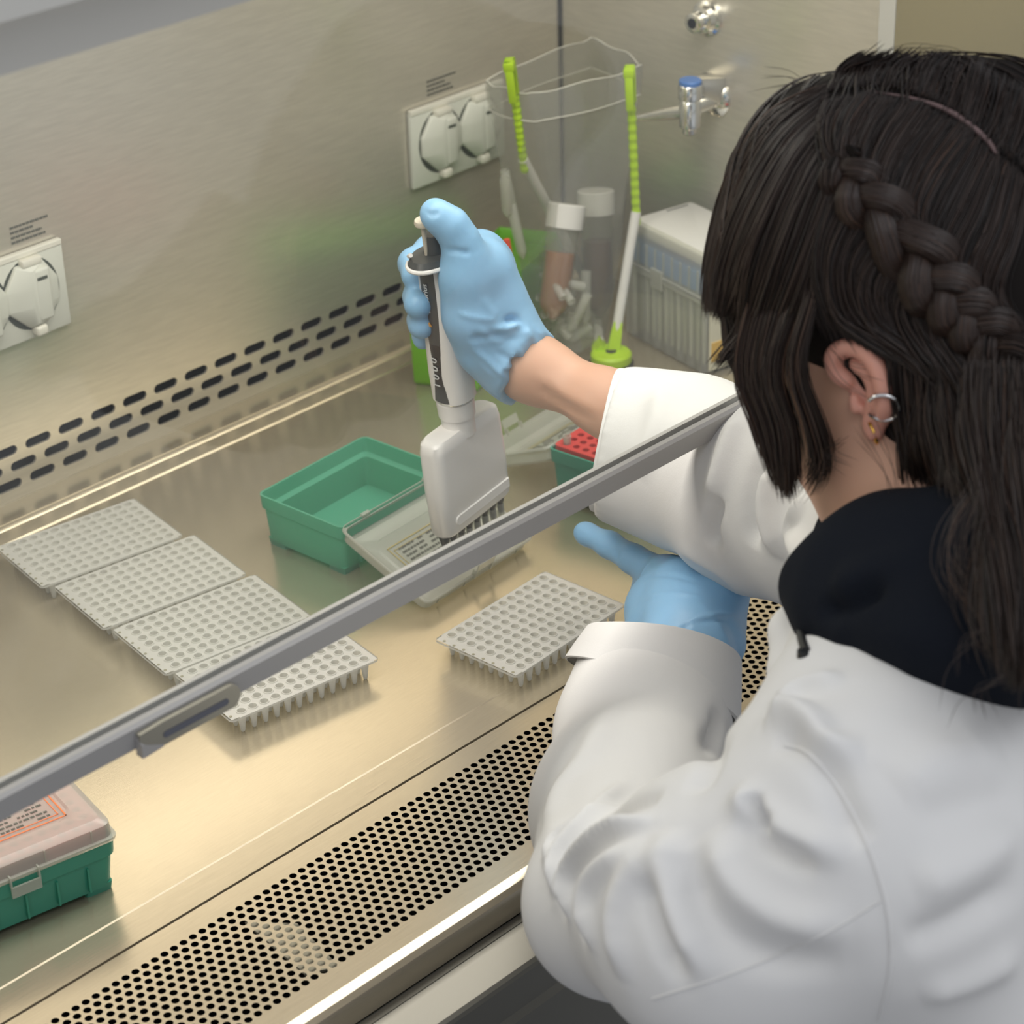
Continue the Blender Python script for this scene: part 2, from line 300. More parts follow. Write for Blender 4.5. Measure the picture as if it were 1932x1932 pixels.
# ------------------------------------------------------------------ taps on the side wall
RY = Matrix.Rotation(math.radians(-90), 4, 'Y')
t = empty('gas_tap', (XR, .307, .2725), 0, 'small stub service fitting high on the right side panel', 'gas tap')
bm = B(); lathe(bm, [(.0155, 0), (.0155, .003), (.0125, .0045), (.0115, .010), (.008, .011), (.0085, .020), (.006, .021)], 32, M=RY); obj('flange', bm, CHROME, t, 35)
bm = B(); lathe(bm, [(.0045, .0211), (.0045, .0216)], 20, M=RY); obj('outlet_bore', bm, DARK, t)
t = empty('gas_tap', (XR, .297, .2035), 0, 'chrome gas tap with a blue cap and tapered nozzle', 'gas tap')
bm = B(); lathe(bm, [(.0165, 0), (.0165, .002), (.014, .004), (.0085, .006), (.008, .024), (.006, .034)], 32, M=RY); obj('flange', bm, CHROME, t, 35)
bm = B(); lathe(bm, [(.004, -.024), (.0065, -.022), (.0065, -.018), (.0095, -.016), (.0095, .005), (.0075, .008), (.0105, .009), (.0105, .020), (.0095, .0215)], 28, M=Matrix.Translation((-.034, .0, 0))); vb = obj('valve_body', bm, CHROME, t, 35)
bm = B(); lathe(bm, [(.0098, .0215), (.0098, .0245), (.0088, .0255)], 28, M=Matrix.Translation((-.034, .0, 0))); obj('blue_cap', bm, BLUEP, vb, 35)['label'] = 'blue cap'
bm = B(); loft(bm, [[(-.030, -.004, .0245), (-.030, .006, .0245), (-.030, .006, .013), (-.030, -.004, .013)], [(-.0, -.012, .021), (-.0, .012, .021), (-.0, .012, -.006), (-.0, -.012, -.006)]]); bevel(bm, .0015); obj('bracket', bm, CHROME, t, 35)
bm = B(); tube(bm, [(-.034, .004, -.004), (-.036, .024, -.010), (-.040, .054, -.020)], [.0068, .0058, .0028], 18); obj('nozzle', bm, CHROME, t, 35)
# ------------------------------------------------------------------ 96-well PCR plates
PLATE = plastic('plate_pp', (250, 249, 243), .12, .3, .45, (246, 246, 240))
def make_plate():
    e = empty('pcr_plate')
    bm = B(); cs = .009; n = 16; hr = .0030; zt = .016; cyc = [(hr * math.cos(2 * math.pi * i / n), hr * math.sin(2 * math.pi * i / n)) for i in range(n)]
    X0, X1, Y0, Y1 = -.0115, .1075, -.0690, .0060          # origin: rear left well
    for i in range(12):
        for j in range(8): holed_cell(bm, i * cs, -j * cs, cs / 2, cs / 2, cyc, lambda x, y: (x, y, zt))
    xa, xb, ya, yb_ = -cs / 2, 11.5 * cs, -7.5 * cs, cs / 2
    for (a, b, c_, d) in ((xa, xb, yb_, Y1), (xa, xb, Y0, ya), (X0 + .001, xa, Y0 + .001, Y1 - .001), (xb, X1 - .001, Y0 + .001, Y1 - .001)): quad(bm, (a, c_, zt), (b, c_, zt), (b, d, zt), (a, d, zt))
    lp = rrect((X1 - X0) / 2, (Y1 - Y0) / 2, .003, zt, 4, (X0 + X1) / 2, (Y0 + Y1) / 2); loft(bm, [[(x, y, zt - .0016) for x, y, z in lp], [(x, y, zt) for x, y, z in lp]], False, False)
    obj('deck', bm, PLATE, e)
    bm = B()
    for i in range(12):
        for j in range(8):
            loft(bm, [ring(r, z, n, i * cs, -j * cs) for r, z in ((.0036, zt), (.0035, zt + .0008), (.0030, zt + .0008), (.0029, zt), (.0028, zt - .005), (.0022, .006), (.0017, .0016), (.0011, .0002))], False, True)
    obj('wells', bm, PLATE, e, 60)
    bm = B()
    for j in range(8): lathe(bm, [(.0011, zt + .0001), (.0011, zt + .0003)], 10, -.0088, -j * cs - .001)
    obj('column_marks', bm, mat('mark_shade', (150, 146, 124), .7), e)
    return e
pl0 = make_plate()
for k, (lab, x, y, a) in enumerate((('rearmost white PCR plate of the four laid edge to edge on the left', -.1456, .3358, -.1452),
        ('white PCR plate, second from the back in the row of four', -.1502, .2560, -.1440),
        ('white PCR plate, third from the back, just behind the sash rail', -.1575, .1768, -.1430),
        ('frontmost white PCR plate of the row of four, crossed by the sash rail', -.1635, .0998, -.1421),
        ('translucent PCR plate lying alone beside the pointing gloved hand', 0., 0., .0594))):
    e = pl0 if k == 0 else copy_tree(pl0)
    e.rotation_euler = (0, 0, a); e.location = (x - .063 * math.sin(a), y + .063 * math.cos(a), 0)
    tag(e, lab, 'PCR plate', 'white 96-well PCR plates on the work surface')

# ------------------------------------------------------------------ tip boxes
def tip_box(lab, W, D, H, center, rz, M, theta=None, rack=None, prn=None, name='tip_box'):
    e = empty(name, (center[0], center[1], 0), rz, lab, 'tip box')
    hx, hy = W / 2, D / 2; rr = .006; bm = B()
    L = [(-.004, .004), (-.0035, .010), (-.0022, H - .014), (-.0022, H - .012), (-.0006, H - .011), (0, H)]
    loops = [rrect(hx + i, hy + i, rr, z) for i, z in L]
    I = [(-.0016, H), (-.0030, H - .011), (-.0075, H - .0125), (-.0085, .0065)]
    loops += [rrect(hx + i, hy + i, rr * .7, z) for i, z in I]; loft(bm, loops)
    for sx in (-1, 1):
        for sy in (-1, 1): lp = [rrect(.0085, .0085, .002, z, 3, sx * (hx - .0125 - k), sy * (hy - .0125 - k)) for z, k in ((0, .0008), (.006, 0))]; loft(bm, lp)
    for k in range(1, 6): x = -hx + W * k / 6; box(bm, x - .0006, x + .0006, -hy + .0008, -hy + .0035, .006, H - .015); box(bm, x - .0006, x + .0006, hy - .0035, hy - .0008, .006, H - .015)
    obj('base', bm, M, e, 35, weld=False)
    if rack:
        rm, rh = rack; r = empty('rack_origin') if False else None; zt = H + rh; bm = B(); cyc = [(.0028 * math.cos(2 * math.pi * i / 12), .0028 * math.sin(2 * math.pi * i / 12)) for i in range(12)]
        for i in range(12):
            for j in range(8):
                vi = holed_cell(bm, (i - 5.5) * .009, (j - 3.5) * .009, .0045, .0045, cyc, lambda x, y: (x, y, zt)); vb = [bm.verts.new((v.co.x, v.co.y, zt - .006)) for v in vi]
                for k in range(12): q = (k + 1) % 12; bm.faces.new((vi[k], vi[q], vb[q], vb[k]))
        gx, gy = .054, .036
        loft(bm, [rrect(gx, gy, .0005, zt, 5), rrect(hx - .0035, hy - .0035, .004, zt, 5), rrect(hx - .0035, hy - .0035, .004, zt - .004, 5), rrect(hx - .004, hy - .004, .004, H - .011, 5)], False, False)
        ro = obj('rack', bm, rm, e, 30)
        bm = B(); box(bm, -.016, .016, hy - .0062, hy - .0030, H - .004, zt + .0004); obj('rack_grip', bm, REDD, ro)
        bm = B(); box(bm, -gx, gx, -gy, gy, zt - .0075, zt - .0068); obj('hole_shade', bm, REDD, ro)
    if theta is not None:
        Lm = Matrix.Translation((0, -hy, H + .0004)) @ Matrix.Rotation(math.radians(theta), 4, 'X') @ Matrix.Translation((0, hy, 0))
        bm = B(); prof = [(.0012, -.0006), (.0014, .0018), (-.0006, .0022), (-.0012, .0105), (-.0055, .0136), (-.0060, .0138)]
        loft(bm, [rrect(hx + i, hy + i, .006, z) for i, z in prof] + [rrect(hx - .017, hy - .017, .010, .0138), rrect(hx - .0185, hy - .0185, .010, .0126)], False, True)
        for sx in (-1, 1):
            for k in (.25, .75): box(bm, sx * (hx * k) - .0005, sx * (hx * k) + .0005, hy - .0012, hy - .0004, .0022, .0105)
        bmesh.ops.transform(bm, matrix=Lm, verts=bm.verts); lid = obj('lid', bm, MILKY if theta else CLEARP, e, 30)
        s = lid.modifiers.new('wall', 'SOLIDIFY'); s.thickness = .0008; s.offset = -1
        bm = B()   # latch: two arms and a tab with an open window
        for x in (-.0095, .0085): box(bm, x, x + .001, hy - .001, hy + .0028, -.0040, .0035)
        box(bm, -.0095, .0095, hy + .0016, hy + .0028, -.0115, -.0042)
        for v in bm.verts: pass
        bmesh.ops.transform(bm, matrix=Lm, verts=bm.verts); obj('latch', bm, MILKY, lid)
        for sx in (-.034, .034):
            bm = B(); box(bm, sx - .004, sx + .004, -hy - .0022, -hy + .0005, -.0015, .003); bmesh.ops.transform(bm, matrix=Lm, verts=bm.verts); obj('hinge', bm, MILKY, lid)
        if prn:
            ink, ink2, fx, fy = prn; bm = B(); z0, z1 = (.0127, .0129) if theta == 0 else (.0114, .0116); t = .0008
            def fr(x0, x1, y0, y1, t):
                for q in ((x0, x1, y0, y0 + t), (x0, x1, y1 - t, y1), (x0, x0 + t, y0, y1), (x1 - t, x1, y0, y1)): box(bm, q[0], q[1], q[2], q[3], z0, z1)
            fr(-fx, fx, -fy, fy, .0009); fr(-fx + .0035, fx - .0035, -fy + .004, fy - .004, .0006)
            bmesh.ops.transform(bm, matrix=Lm, verts=bm.verts); obj('print_frame', bm, ink, lid)
            bm = B()
            for r in range(6):
                y = fy - .0075 - r * .0042; x = -fx + .008
                while x < fx - .010:
                    w = random.uniform(.0015, .005)
                    if random.random() < .8: box(bm, x, x + w, y, y + .0016, z0, z1)
                    x += w + .001
            bmesh.ops.transform(bm, matrix=Lm, verts=bm.verts); obj('print_lines', bm, ink2, lid)
    return e
def rotv(x, y, a): return Vector((x * math.cos(a) - y * math.sin(a), x * math.sin(a) + y * math.cos(a)))
tip_box('empty teal green tip box standing open, its clear lid folded forward', .119, .088, .0435, (.0705, .2435), .082, TEAL, 202, None, (GOLDINK, INK, .036, .0165))
c3 = Vector((-.3215, .0245)) + rotv(-.0605, .043, -.184)
tip_box('closed teal tip box with pink rack and orange print at the lower left', .121, .086, .0385, c3, -.184 + math.pi, TEALD, 0, (PINK, .0085), (ORANGE, INK, .040, .0215))
c2 = Vector((.205, .169)) + rotv(.060, -.043, .11)
b2 = tip_box('teal tip box with red rack partly under the right sleeve', .120, .086, .0445, c2, .11 + math.pi, TEALD, 203, (RED, .0025), (GOLDINK, INK, .036, .0165))
bm = B(); q = (5.5 * .009, -3.5 * .009); lathe(bm, [(.0022, .040), (.0030, .048), (.0034, .0540), (.0026, .0540), (.002, .048)], 16, *q); o = obj('pipette_tip', bm, MILKY, None, 40)
o.matrix_world = Matrix.Translation((c2[0], c2[1], 0)) @ Matrix.Rotation(.11 + math.pi, 4, 'Z'); tag(o, 'single frosted pipette tip left in the corner of the red rack', 'pipette tip')

# tall clear tip box at the right
A_, B_ = Vector((.449, .218)), Vector((.4705, .327)); d_ = (B_ - A_).normalized(); n_ = Vector((d_.y, -d_.x)); ct = (A_ + B_) / 2 + n_ * .0375; rz = math.atan2(d_.y, d_.x)
e = empty('tall_tip_box', (ct.x, ct.y, 0), rz, 'tall clear tip box with white lid and blue rack behind the hair', 'tip box'); hx, hy = .0555, .0375
bm = B(); per = rrect(hx, hy, .003, 0, 3); 
def corr(z, s=0.):
    out = []; n = 28
    for k in range(n): out.append((hx - 2 * hx * k / n, hy - (.0012 if k % 4 < 2 else 0) - s, z))
    for k in range(20): out.append((-hx + (.0012 if k % 4 < 2 else 0) + s, hy - 2 * hy * k / 20, z))
    for k in range(n): out.append((-hx + 2 * hx * k / n, -hy + (.0012 if k % 4 < 2 else 0) + s, z))
    for k in range(20): out.append((hx - (.0012 if k % 4 < 2 else 0) - s, -hy + 2 * hy * k / 20, z))
    return out
loft(bm, [corr(0, .003), corr(.002, .001), corr(.069)], True, False); obj('base', bm, MILKY, e)
bm = B(); loft(bm, [rrect(hx + .0015, hy + .0015, .003, z) for z in (.067, .0725)]); obj('base_rim', bm, MILKY, e)
bm = B()
for i in range(12):
    for j in range(8): lathe(bm, [(.0014, .008), (.0030, .066)], 8, (i - 5.5) * .0088, (j - 3.5) * .0086)
obj('tips', bm, mat('tip_row', (205, 206, 190), .4), e)['kind'] = 'stuff'
bm = bbox(-hx + .003, hx - .003, -hy + .003, hy - .003, .0735, .0915, .001); obj('rack', bm, mat('blue_rack', (76, 142, 212), .45), e)
bm = B(); loft(bm, [rrect(hx + i, hy + i, .004, z) for i, z in ((.001, .0725), (0, .0735), (-.001, .103), (-.003, .1085), (-.006, .1105))]); lid = obj('lid', bm, CLEARP, e, 35)
bm = B(); loft(bm, [rrect(hx - i, hy - i, .004, z) for i, z in ((.0055, .0985), (.0035, .103), (.0045, .1088), (.007, .1107))]); obj('lid_panel', bm, WHITEP, lid, 35)
bm = B()
for k in range(9):
    x = -hx + .008 + k * .0118; box(bm, x, x + .0018, hy - .0012, hy + .0003, .0735, .095)
obj('lid_ribs', bm, MILKY, lid)
bm = bbox(.000, .016, hy - .0005, hy + .0022, .060, .078, .001); obj('latch', bm, MILKY, lid)
bm = B()
for k in range(7): box(bm, hx - .012 - .0, hx - .010, -hy + .034 - k * .0034, -hy + .0366 - k * .0034, .1108, .1110)
obj('lid_print', bm, INK, lid)
bm = bbox(-hx - .0018, -hx - .0006, -hy + .010, hy - .006, .004, .060, 0); obj('front_label', bm, mat('cream_label', (232, 226, 200), .7), e)
bm = bbox(-hx - .0024, -hx - .0018, hy - .022, hy - .008, .012, .030, 0); obj('label_patch', bm, mat('yellow_patch', (235, 190, 90), .6), e)

# ------------------------------------------------------------------ lime box behind the hand
P1, P2 = Vector((.271, .393)), Vector((.298, .340)); P4 = Vector((.452, .462)); P3 = P2 + (P4 - P1); hL = .0725
e = empty('lime_box', (.36, .40, 0), 0, 'lime green plastic box standing behind the gloved hand', 'box')
cx = (P1 + P2 + P3 + P4) / 4
def inset(k, z): return [((p + (cx - p).normalized() * k).x - .36, (p + (cx - p).normalized() * k).y - .40, z) for p in (P1, P2, P3, P4)]
bm = B(); loft(bm, [inset(.005, 0), inset(.003, .003), inset(0, hL - .001), inset(.001, hL), inset(.004, hL), inset(.006, hL - .012), inset(.007, .004)]); bevel(bm, .0008, 2); obj('shell', bm, LIMEB, e, 35)
bm = B(); loft(bm, [inset(.010, hL - .014), inset(.010, hL - .010)]); obj('inner_tray', bm, mat('lime_tray', (104, 178, 22), .45), e)

# ------------------------------------------------------------------ bag holder, bag and rubbish
bs = Pz(1153, 672, .010); bs.z = 0; hb_ = Vector((bs.x, bs.y, .012)); e = empty('bag_holder', bs, 0, 'lime green bench stand with two telescopic arms holding the bag open', 'bag holder')
bm = B(); lathe(bm, [(.0185, 0), (.0195, .002), (.0195, .0045), (.0180, .006)], 36); obj('rubber_foot', bm, BLACKP, e, 35)
bm = B(); lathe(bm, [(.0178, .006), (.0178, .0125), (.0160, .0145), (.006, .0148)], 36); hub = obj('hub', bm, LIME, e, 35)
bm = B(); lathe(bm, [(.0048, .0149), (.0048, .0152)], 20); obj('hub_hole', bm, BLACKP, hub)
def at(*p): return Vector(p) - bs
rA = [hb_ + Vector((.006, .003, 0)), Vector((.4555, .300, .128)), Vector((.4500, .302, .253))]
lA = [hb_ + Vector((-.004, .009, 0)), Py(987, 300, .372), Py(963, 122, .372)]
for arm, hook in ((rA, 1), (lA, -1)):
    a = [p - bs for p in arm]; dn = ((a[1] if hook > 0 else Py(1122, 560, .386) - bs) - a[0]).normalized()
    bm = B(); tube(bm, [a[0] - dn * .002, a[0] + dn * .014, a[0] + dn * .026], [.0075, .0068, .0052], 4); so_ = obj('socket', bm, LIME, e)
    bm = B(); tube(bm, [a[0] + dn * .004, a[1]] if hook > 0 else [a[0] + dn * .004, a[0] + dn * .022, Py(1122, 560, .386) - bs, a[1]], .0044, 16); obj('sleeve_tube', bm, WHITEP, e, 40)
    bm = B(); n = 34; up = (a[2] - a[1]).normalized(); pts = []; rad = []
    for k in range(n): pts.append(a[1] - up * .012 + (a[2] - a[1] + up * .012) * (k / (n - 1))); rad.append(.0033 + (.0007 if k % 2 else 0))
    tube(bm, pts, rad, 8); rod = obj('ratchet_rod', bm, LIME, e)
    bm = B(); M = frame(a[2], (.6, -.8, 0), up); box(bm, -.0045, .0045, -.004, .003, -.026, .006, M); box(bm, -.0045, .0045, -.012, -.004, -.002, .006, M); box(bm, -.0035, .0035, -.012, -.0095, -.030, .0, M); bevel(bm, .0012); obj('clip', bm, LIME, rod, 35)
# bag: open quad mouth with a folded cuff, tapering to the bench
T = [Vector((.392, .412)), Vector((.531, .420)), Vector((.504, .338)), Vector((.395, .362))]
Bt = [Vector((.388, .358)), Vector((.440, .362)), Vector((.444, .322)), Vector((.396, .312))]
def bagloop(z, t, grow=0., n=12):
    out = []; Q = [T[i].lerp(Bt[i], t) for i in range(4)]; c = sum(Q, Vector((0, 0))) / 4
    for i in range(4):
        for k in range(n):
            p = Q[i].lerp(Q[(i + 1) % 4], k / n); b = math.sin(math.pi * k / n) * .006 * (1 - .6 * t); d = (p - c).normalized(); w = .0016 * math.sin(7 * k + 9 * t + i) * t
            p = p + d * (b + grow + w); out.append((p.x, p.y, z + .0015 * math.sin(k * .9 + i) * (1 if t == 0 else 0)))
    return out
e = empty('waste_bag', (.43, .35, 0), 0, 'clear plastic waste bag with folded rim holding used tubes', 'bag')
bm = B(); lv = [bagloop(.014 + (.236 - .014) * (1 - t), t ** 1.15) for t in np.linspace(0, 1, 14)]; loft(bm, lv[:-1] + [bagloop(.012, 1.0)], False, True)
o = obj('bag_body', bm, BAGM, e, 60); o.location = -Vector(e.location)
bm = B(); loft(bm, [bagloop(.2362, 0, .0), bagloop(.2364, 0, .0015), bagloop(.2300, .01, .002), bagloop(.2125, .08, .0022)], False, False); o = obj('folded_cuff', bm, BAGM, e, 60); o.location = -Vector(e.location)
bm = B(); RIM = mat('bag_edge', (228, 226, 214), .35)
for z, t, g_ in ((.2364, 0, .0008), (.2125, .08, .0022)):
    l = bagloop(z, t, g_); tube(bm, l + l[:1], .00045, 6)
o = obj('rim_fold', bm, RIM, e, 60); o.location = -Vector(e.location)
def tubeobj(name, lab, cat, grp, p0, p1, r, m, cap=None, liquid=None):
    p0, p1 = Vector(p0), Vector(p1); L = (p1 - p0).length; M = frame(p0, (1, .3, .1), p1 - p0)
    root = empty(name, p0, 0, lab, cat, grp); root.matrix_world = M
    bm = B(); lathe(bm, [(r * .25, 0), (r * .8, L * .10), (r, L * .16), (r, L * .96), (r, L)], 24, cap1=False); obj('tube_body', bm, m, root, 40)
    if cap: bm = B(); lathe(bm, [(r * 1.18, L - cap), (r * 1.2, L + .0005), (r * 1.12, L + .0015)], 32); obj('screw_cap', bm, WHITEP, root, 40)
    if liquid:
        lm, f = liquid; bm = B(); lathe(bm, [(r * .2, L * .02), (r * .75, L * .105), (r * .90, L * .17), (r * .90, L * f)], 24); obj('liquid', bm, lm, root, 40)
        bm = B()
        for k in range(5): a = math.radians(225 - 20); z = L * (.55 + .07 * k); box(bm, -.0014, .0014, -.0002, .0002, z, z + .0016, Matrix.Rotation(a, 4, 'Z') @ Matrix.Translation((0, -r * 1.005, 0)))
        obj('graduation', bm, mat('blue_ink', (90, 110, 150), .6), root)
LIQ1 = plastic('tan_liquid', (206, 152, 104), .03, .2, .6, (200, 150, 110)); LIQ2 = plastic('brown_liquid', (164, 126, 104), .03, .2, .6, (160, 130, 112))
tubeobj('centrifuge_tube', 'front centrifuge tube with white cap and tan liquid in the bag', 'tube', None, tuple(Py(1040, 606, .333)), tuple(Py(1069, 388, .345)), .0138, TUBEC, .019, (LIQ1, .60))
tubeobj('centrifuge_tube', 'rear centrifuge tube with white cap and darker brown liquid in the bag', 'tube', None, tuple(Py(1131, 600, .345)), tuple(Py(1124, 362, .362)), .0138, TUBEC, .019, (LIQ2, .62))
g = 'small clear tubes and tips dropped in the waste bag'
for k, (a, b, r) in enumerate((((.385, .335, .078), (.412, .322, .066), .0042), ((.414, .322, .030), (.424, .330, .075), .0045), ((.397, .325, .028), (.410, .315, .062), .0042), ((.390, .378, .110), (.384, .386, .165), .0042),
        ((.372, .372, .130), (.366, .368, .168), .0045), ((.402, .330, .016), (.421, .322, .026), .0040), ((.398, .345, .014), (.392, .330, .044), .0040), ((.383, .365, .090), (.378, .374, .140), .0046), ((.412, .338, .018), (.399, .322, .050), .0042))):
    tubeobj('micro_tube', 'small clear plastic tube among the rubbish in the waste bag', 'tube', g, a, b, r, MILKY)
for k in range(12):
    a = RNG.uniform(0, 6.28); z = RNG.uniform(.018, .075); c_ = Vector((.408 + .016 * math.cos(a) * (z * 14 + .3), .338 + .010 * math.sin(a) * (z * 14 + .3), z)); d_ = Vector(RNG.normal(0, 1, 3)).normalized() * .017
    tubeobj('micro_tube', 'small clear plastic tube among the rubbish in the waste bag', 'tube', g, c_ - d_, c_ + d_, .0038, MILKY)
bm = B(); tube(bm, [(.3665, .352, .045), (.358, .356, .090), (.3560, .358, .118)], [.003, .0035, .003], 8); o = obj('red_strip', bm, mat('red_edge', (226, 84, 60), .5)); tag(o, 'thin red plastic strip at the left edge of the waste bag', 'strip')

# ------------------------------------------------------------------ multichannel pipette
PO = Vector((.0722, .1170, .0575)); PT = Vector((.0480, .1200, .2800)); PM = frame(PO, (.0618, .0062, 0), PT - PO)
pip = empty('multichannel_pipette', (0, 0, 0), 0, 'white eight-channel pipette with dark display strip held in the right hand', 'pipette'); pip.matrix_world = PM
PW = mat('pipette_white', (236, 232, 228), .32, 0, coat=.2); PG = mat('pipette_grey', (64, 66, 66), .35); PBK = mat('pipette_black', (30, 32, 34), .25)
def slab(bm, hw, ht, z): return rrect(hw, ht, min(ht * .95, .008), z, 6)
bm = B(); loft(bm, [slab(bm, .0365, .0085, .005), slab(bm, .0380, .0098, .0075), slab(bm, .0380, .0105, .042), slab(bm, .0370, .0105, .072), slab(bm, .0355, .0100, .0790), slab(bm, .0325, .0085, .0815)]); hs = obj('housing', bm, PW, pip, 40)
bm = B(); loft(bm, [[(x, -.0103 + .0004, z) for x, z in [(-.024 + .004 * math.cos(a), .016 + .004 * math.sin(a)) for a in [math.radians(90 + 20 * i) for i in range(10)]] + [(.033, .012), (.033, .0200)]], [(x, -.0103 - .0008, z) for x, z in [(-.024 + .0035 * math.cos(a), .016 + .0035 * math.sin(a)) for a in [math.radians(90 + 20 * i) for i in range(10)]] + [(.0325, .0125), (.0325, .0195)]]]); obj('ejector_bar', bm, PW, pip, 40)
bm = B(); lathe(bm, [(.0120, .074), (.0120, .088), (.0132, .0885), (.0136, .101), (.0130, .1015)], 32); obj('collar', bm, PW, pip, 40)
bm = B(); lathe(bm, [(.0128, .1012), (.0130, .1035)], 32); obj('chrome_ring', bm, CHROME, pip, 40)
bm = B(); loft(bm, [rrect(a, b, a * .8, z, 6) for a, b, z in ((.0135, .0145, .1035), (.0135, .0150, .125), (.0118, .0135, .170), (.0108, .0125, .205), (.0112, .0130, .214))]); obj('handle', bm, PW, pip, 40)
def strip(z0, z1, r0, r1, a0, a1, m, name, par, lift=.0006):
    bm = B(); rows = []
    for z, r in ((z0, r0), (z1, r1)):
        rows.append([((r[0] + lift) * math.cos(math.radians(a)), (r[1] + lift) * math.sin(math.radians(a)), z) for a in np.linspace(a0, a1, 8)] + [((r[0] - .002) * math.cos(math.radians(a)), (r[1] - .002) * math.sin(math.radians(a)), z) for a in np.linspace(a1, a0, 8)])
    loft(bm, rows); return obj(name, bm, m, par, 40)
strip(.1045, .150, (.0136, .0148), (.0124, .0140), 146, 206, PBK, 'display_strip', pip, .0008)
strip(.150, .2085, (.0124, .0140), (.0110, .0126), 146, 208, PG, 'name_strip', pip, .0008)
def sidetext(s, size, z, r, m, name):
    a = math.radians(176); n = Vector((math.cos(a), math.sin(a), 0)); xv = Vector((0, 0, 1)); yv = n.cross(xv); o = n * (r + .0010); M = Matrix.Identity(4)
    for i in range(3): M[i][0], M[i][1], M[i][2], M[i][3] = xv[i], yv[i], n[i], o[i]
    M[2][3] = z; return text_mesh(s, size, M, m, name, pip)
WI = mat('white_ink', (225, 225, 225), .5)
sidetext('1 0 0 0', .0085, .1285, .0136, WI, 'display_digits'); sidetext('sartorius', .0062, .1860, .0120, WI, 'name_print'); 
bm = B(); lathe(bm, [(.0022, 0), (.0022, .0006)], 3, M=Matrix.Translation((-.0135, .0008, .1660)) @ Matrix.Rotation(math.radians(-90), 4, 'Y')); obj('logo_mark', bm, mat('ochre_mark', (214, 152, 66), .5), pip)
# finger rest and plunger
def arcpts(cx, z, rx, ry, a0, a1, n=12): return [(cx + rx * math.cos(math.radians(a)), ry * math.sin(math.radians(a)), z) for a in np.linspace(a0, a1, n)]
bm = B(); loft(bm, [[(x * 1.0, y, .2085) for x, y, z in arcpts(-.002, 0, .0175, .0135, 0, 345, 22)], [(x, y, .2120) for x, y, z in arcpts(-.003, 0, .0190, .0145, 0, 345, 22)], [(x, y, .2160) for x, y, z in arcpts(-.003, 0, .0165, .0125, 0, 345, 22)]]); obj('finger_rest', bm, PG, pip, 40)
bm = B(); tube(bm, arcpts(-.003, .2105, .0192, .0148, 120, 280, 14), .0016, 8); tube(bm, [(x, y, .211 + .0009 * k) for k, (x, y, z) in enumerate(arcpts(-.002, 0, .0175, .014, 95, 165, 12))], .0015, 8); obj('rest_rim', bm, PW, pip)
bm = B(); lathe(bm, [(.0075, .214), (.0065, .222), (.0058, .229)], 20); obj('top_block', bm, PG, pip, 40)
bm = B(); lathe(bm, [(.0017, .216), (.0017, .2385)], 14, -.006, .001); lathe(bm, [(.0068, .2385), (.0072, .2400), (.0065, .2420)], 24, -.005, 0); obj('plunger', bm, mat('plunger_cream', (206, 196, 178), .35), pip, 40)
bm = bbox(.010, .030, -.0035, .0035, .2115, .2150, .0015); obj('rear_hook', bm, PW, pip, 40)
for k in range(8):
    x = (k - 3.5) * .009
    bm = B(); lathe(bm, [(.0040, .0070), (.0040, .0020), (.0030, -.0030), (.0021, -.0045), (.0020, -.0120), (.0012, -.0135)], 14, x, 0); obj('nozzle', bm, BLACKP, pip, 40)
    bm = B(); lathe(bm, [(.0030, -.0045), (.0028, -.0060), (.0025, -.0140), (.0016, -.0260), (.0006, -.0290)], 14, x, 0, cap0=False); obj('pipette_tip', bm, CLEARP, pip, 40)
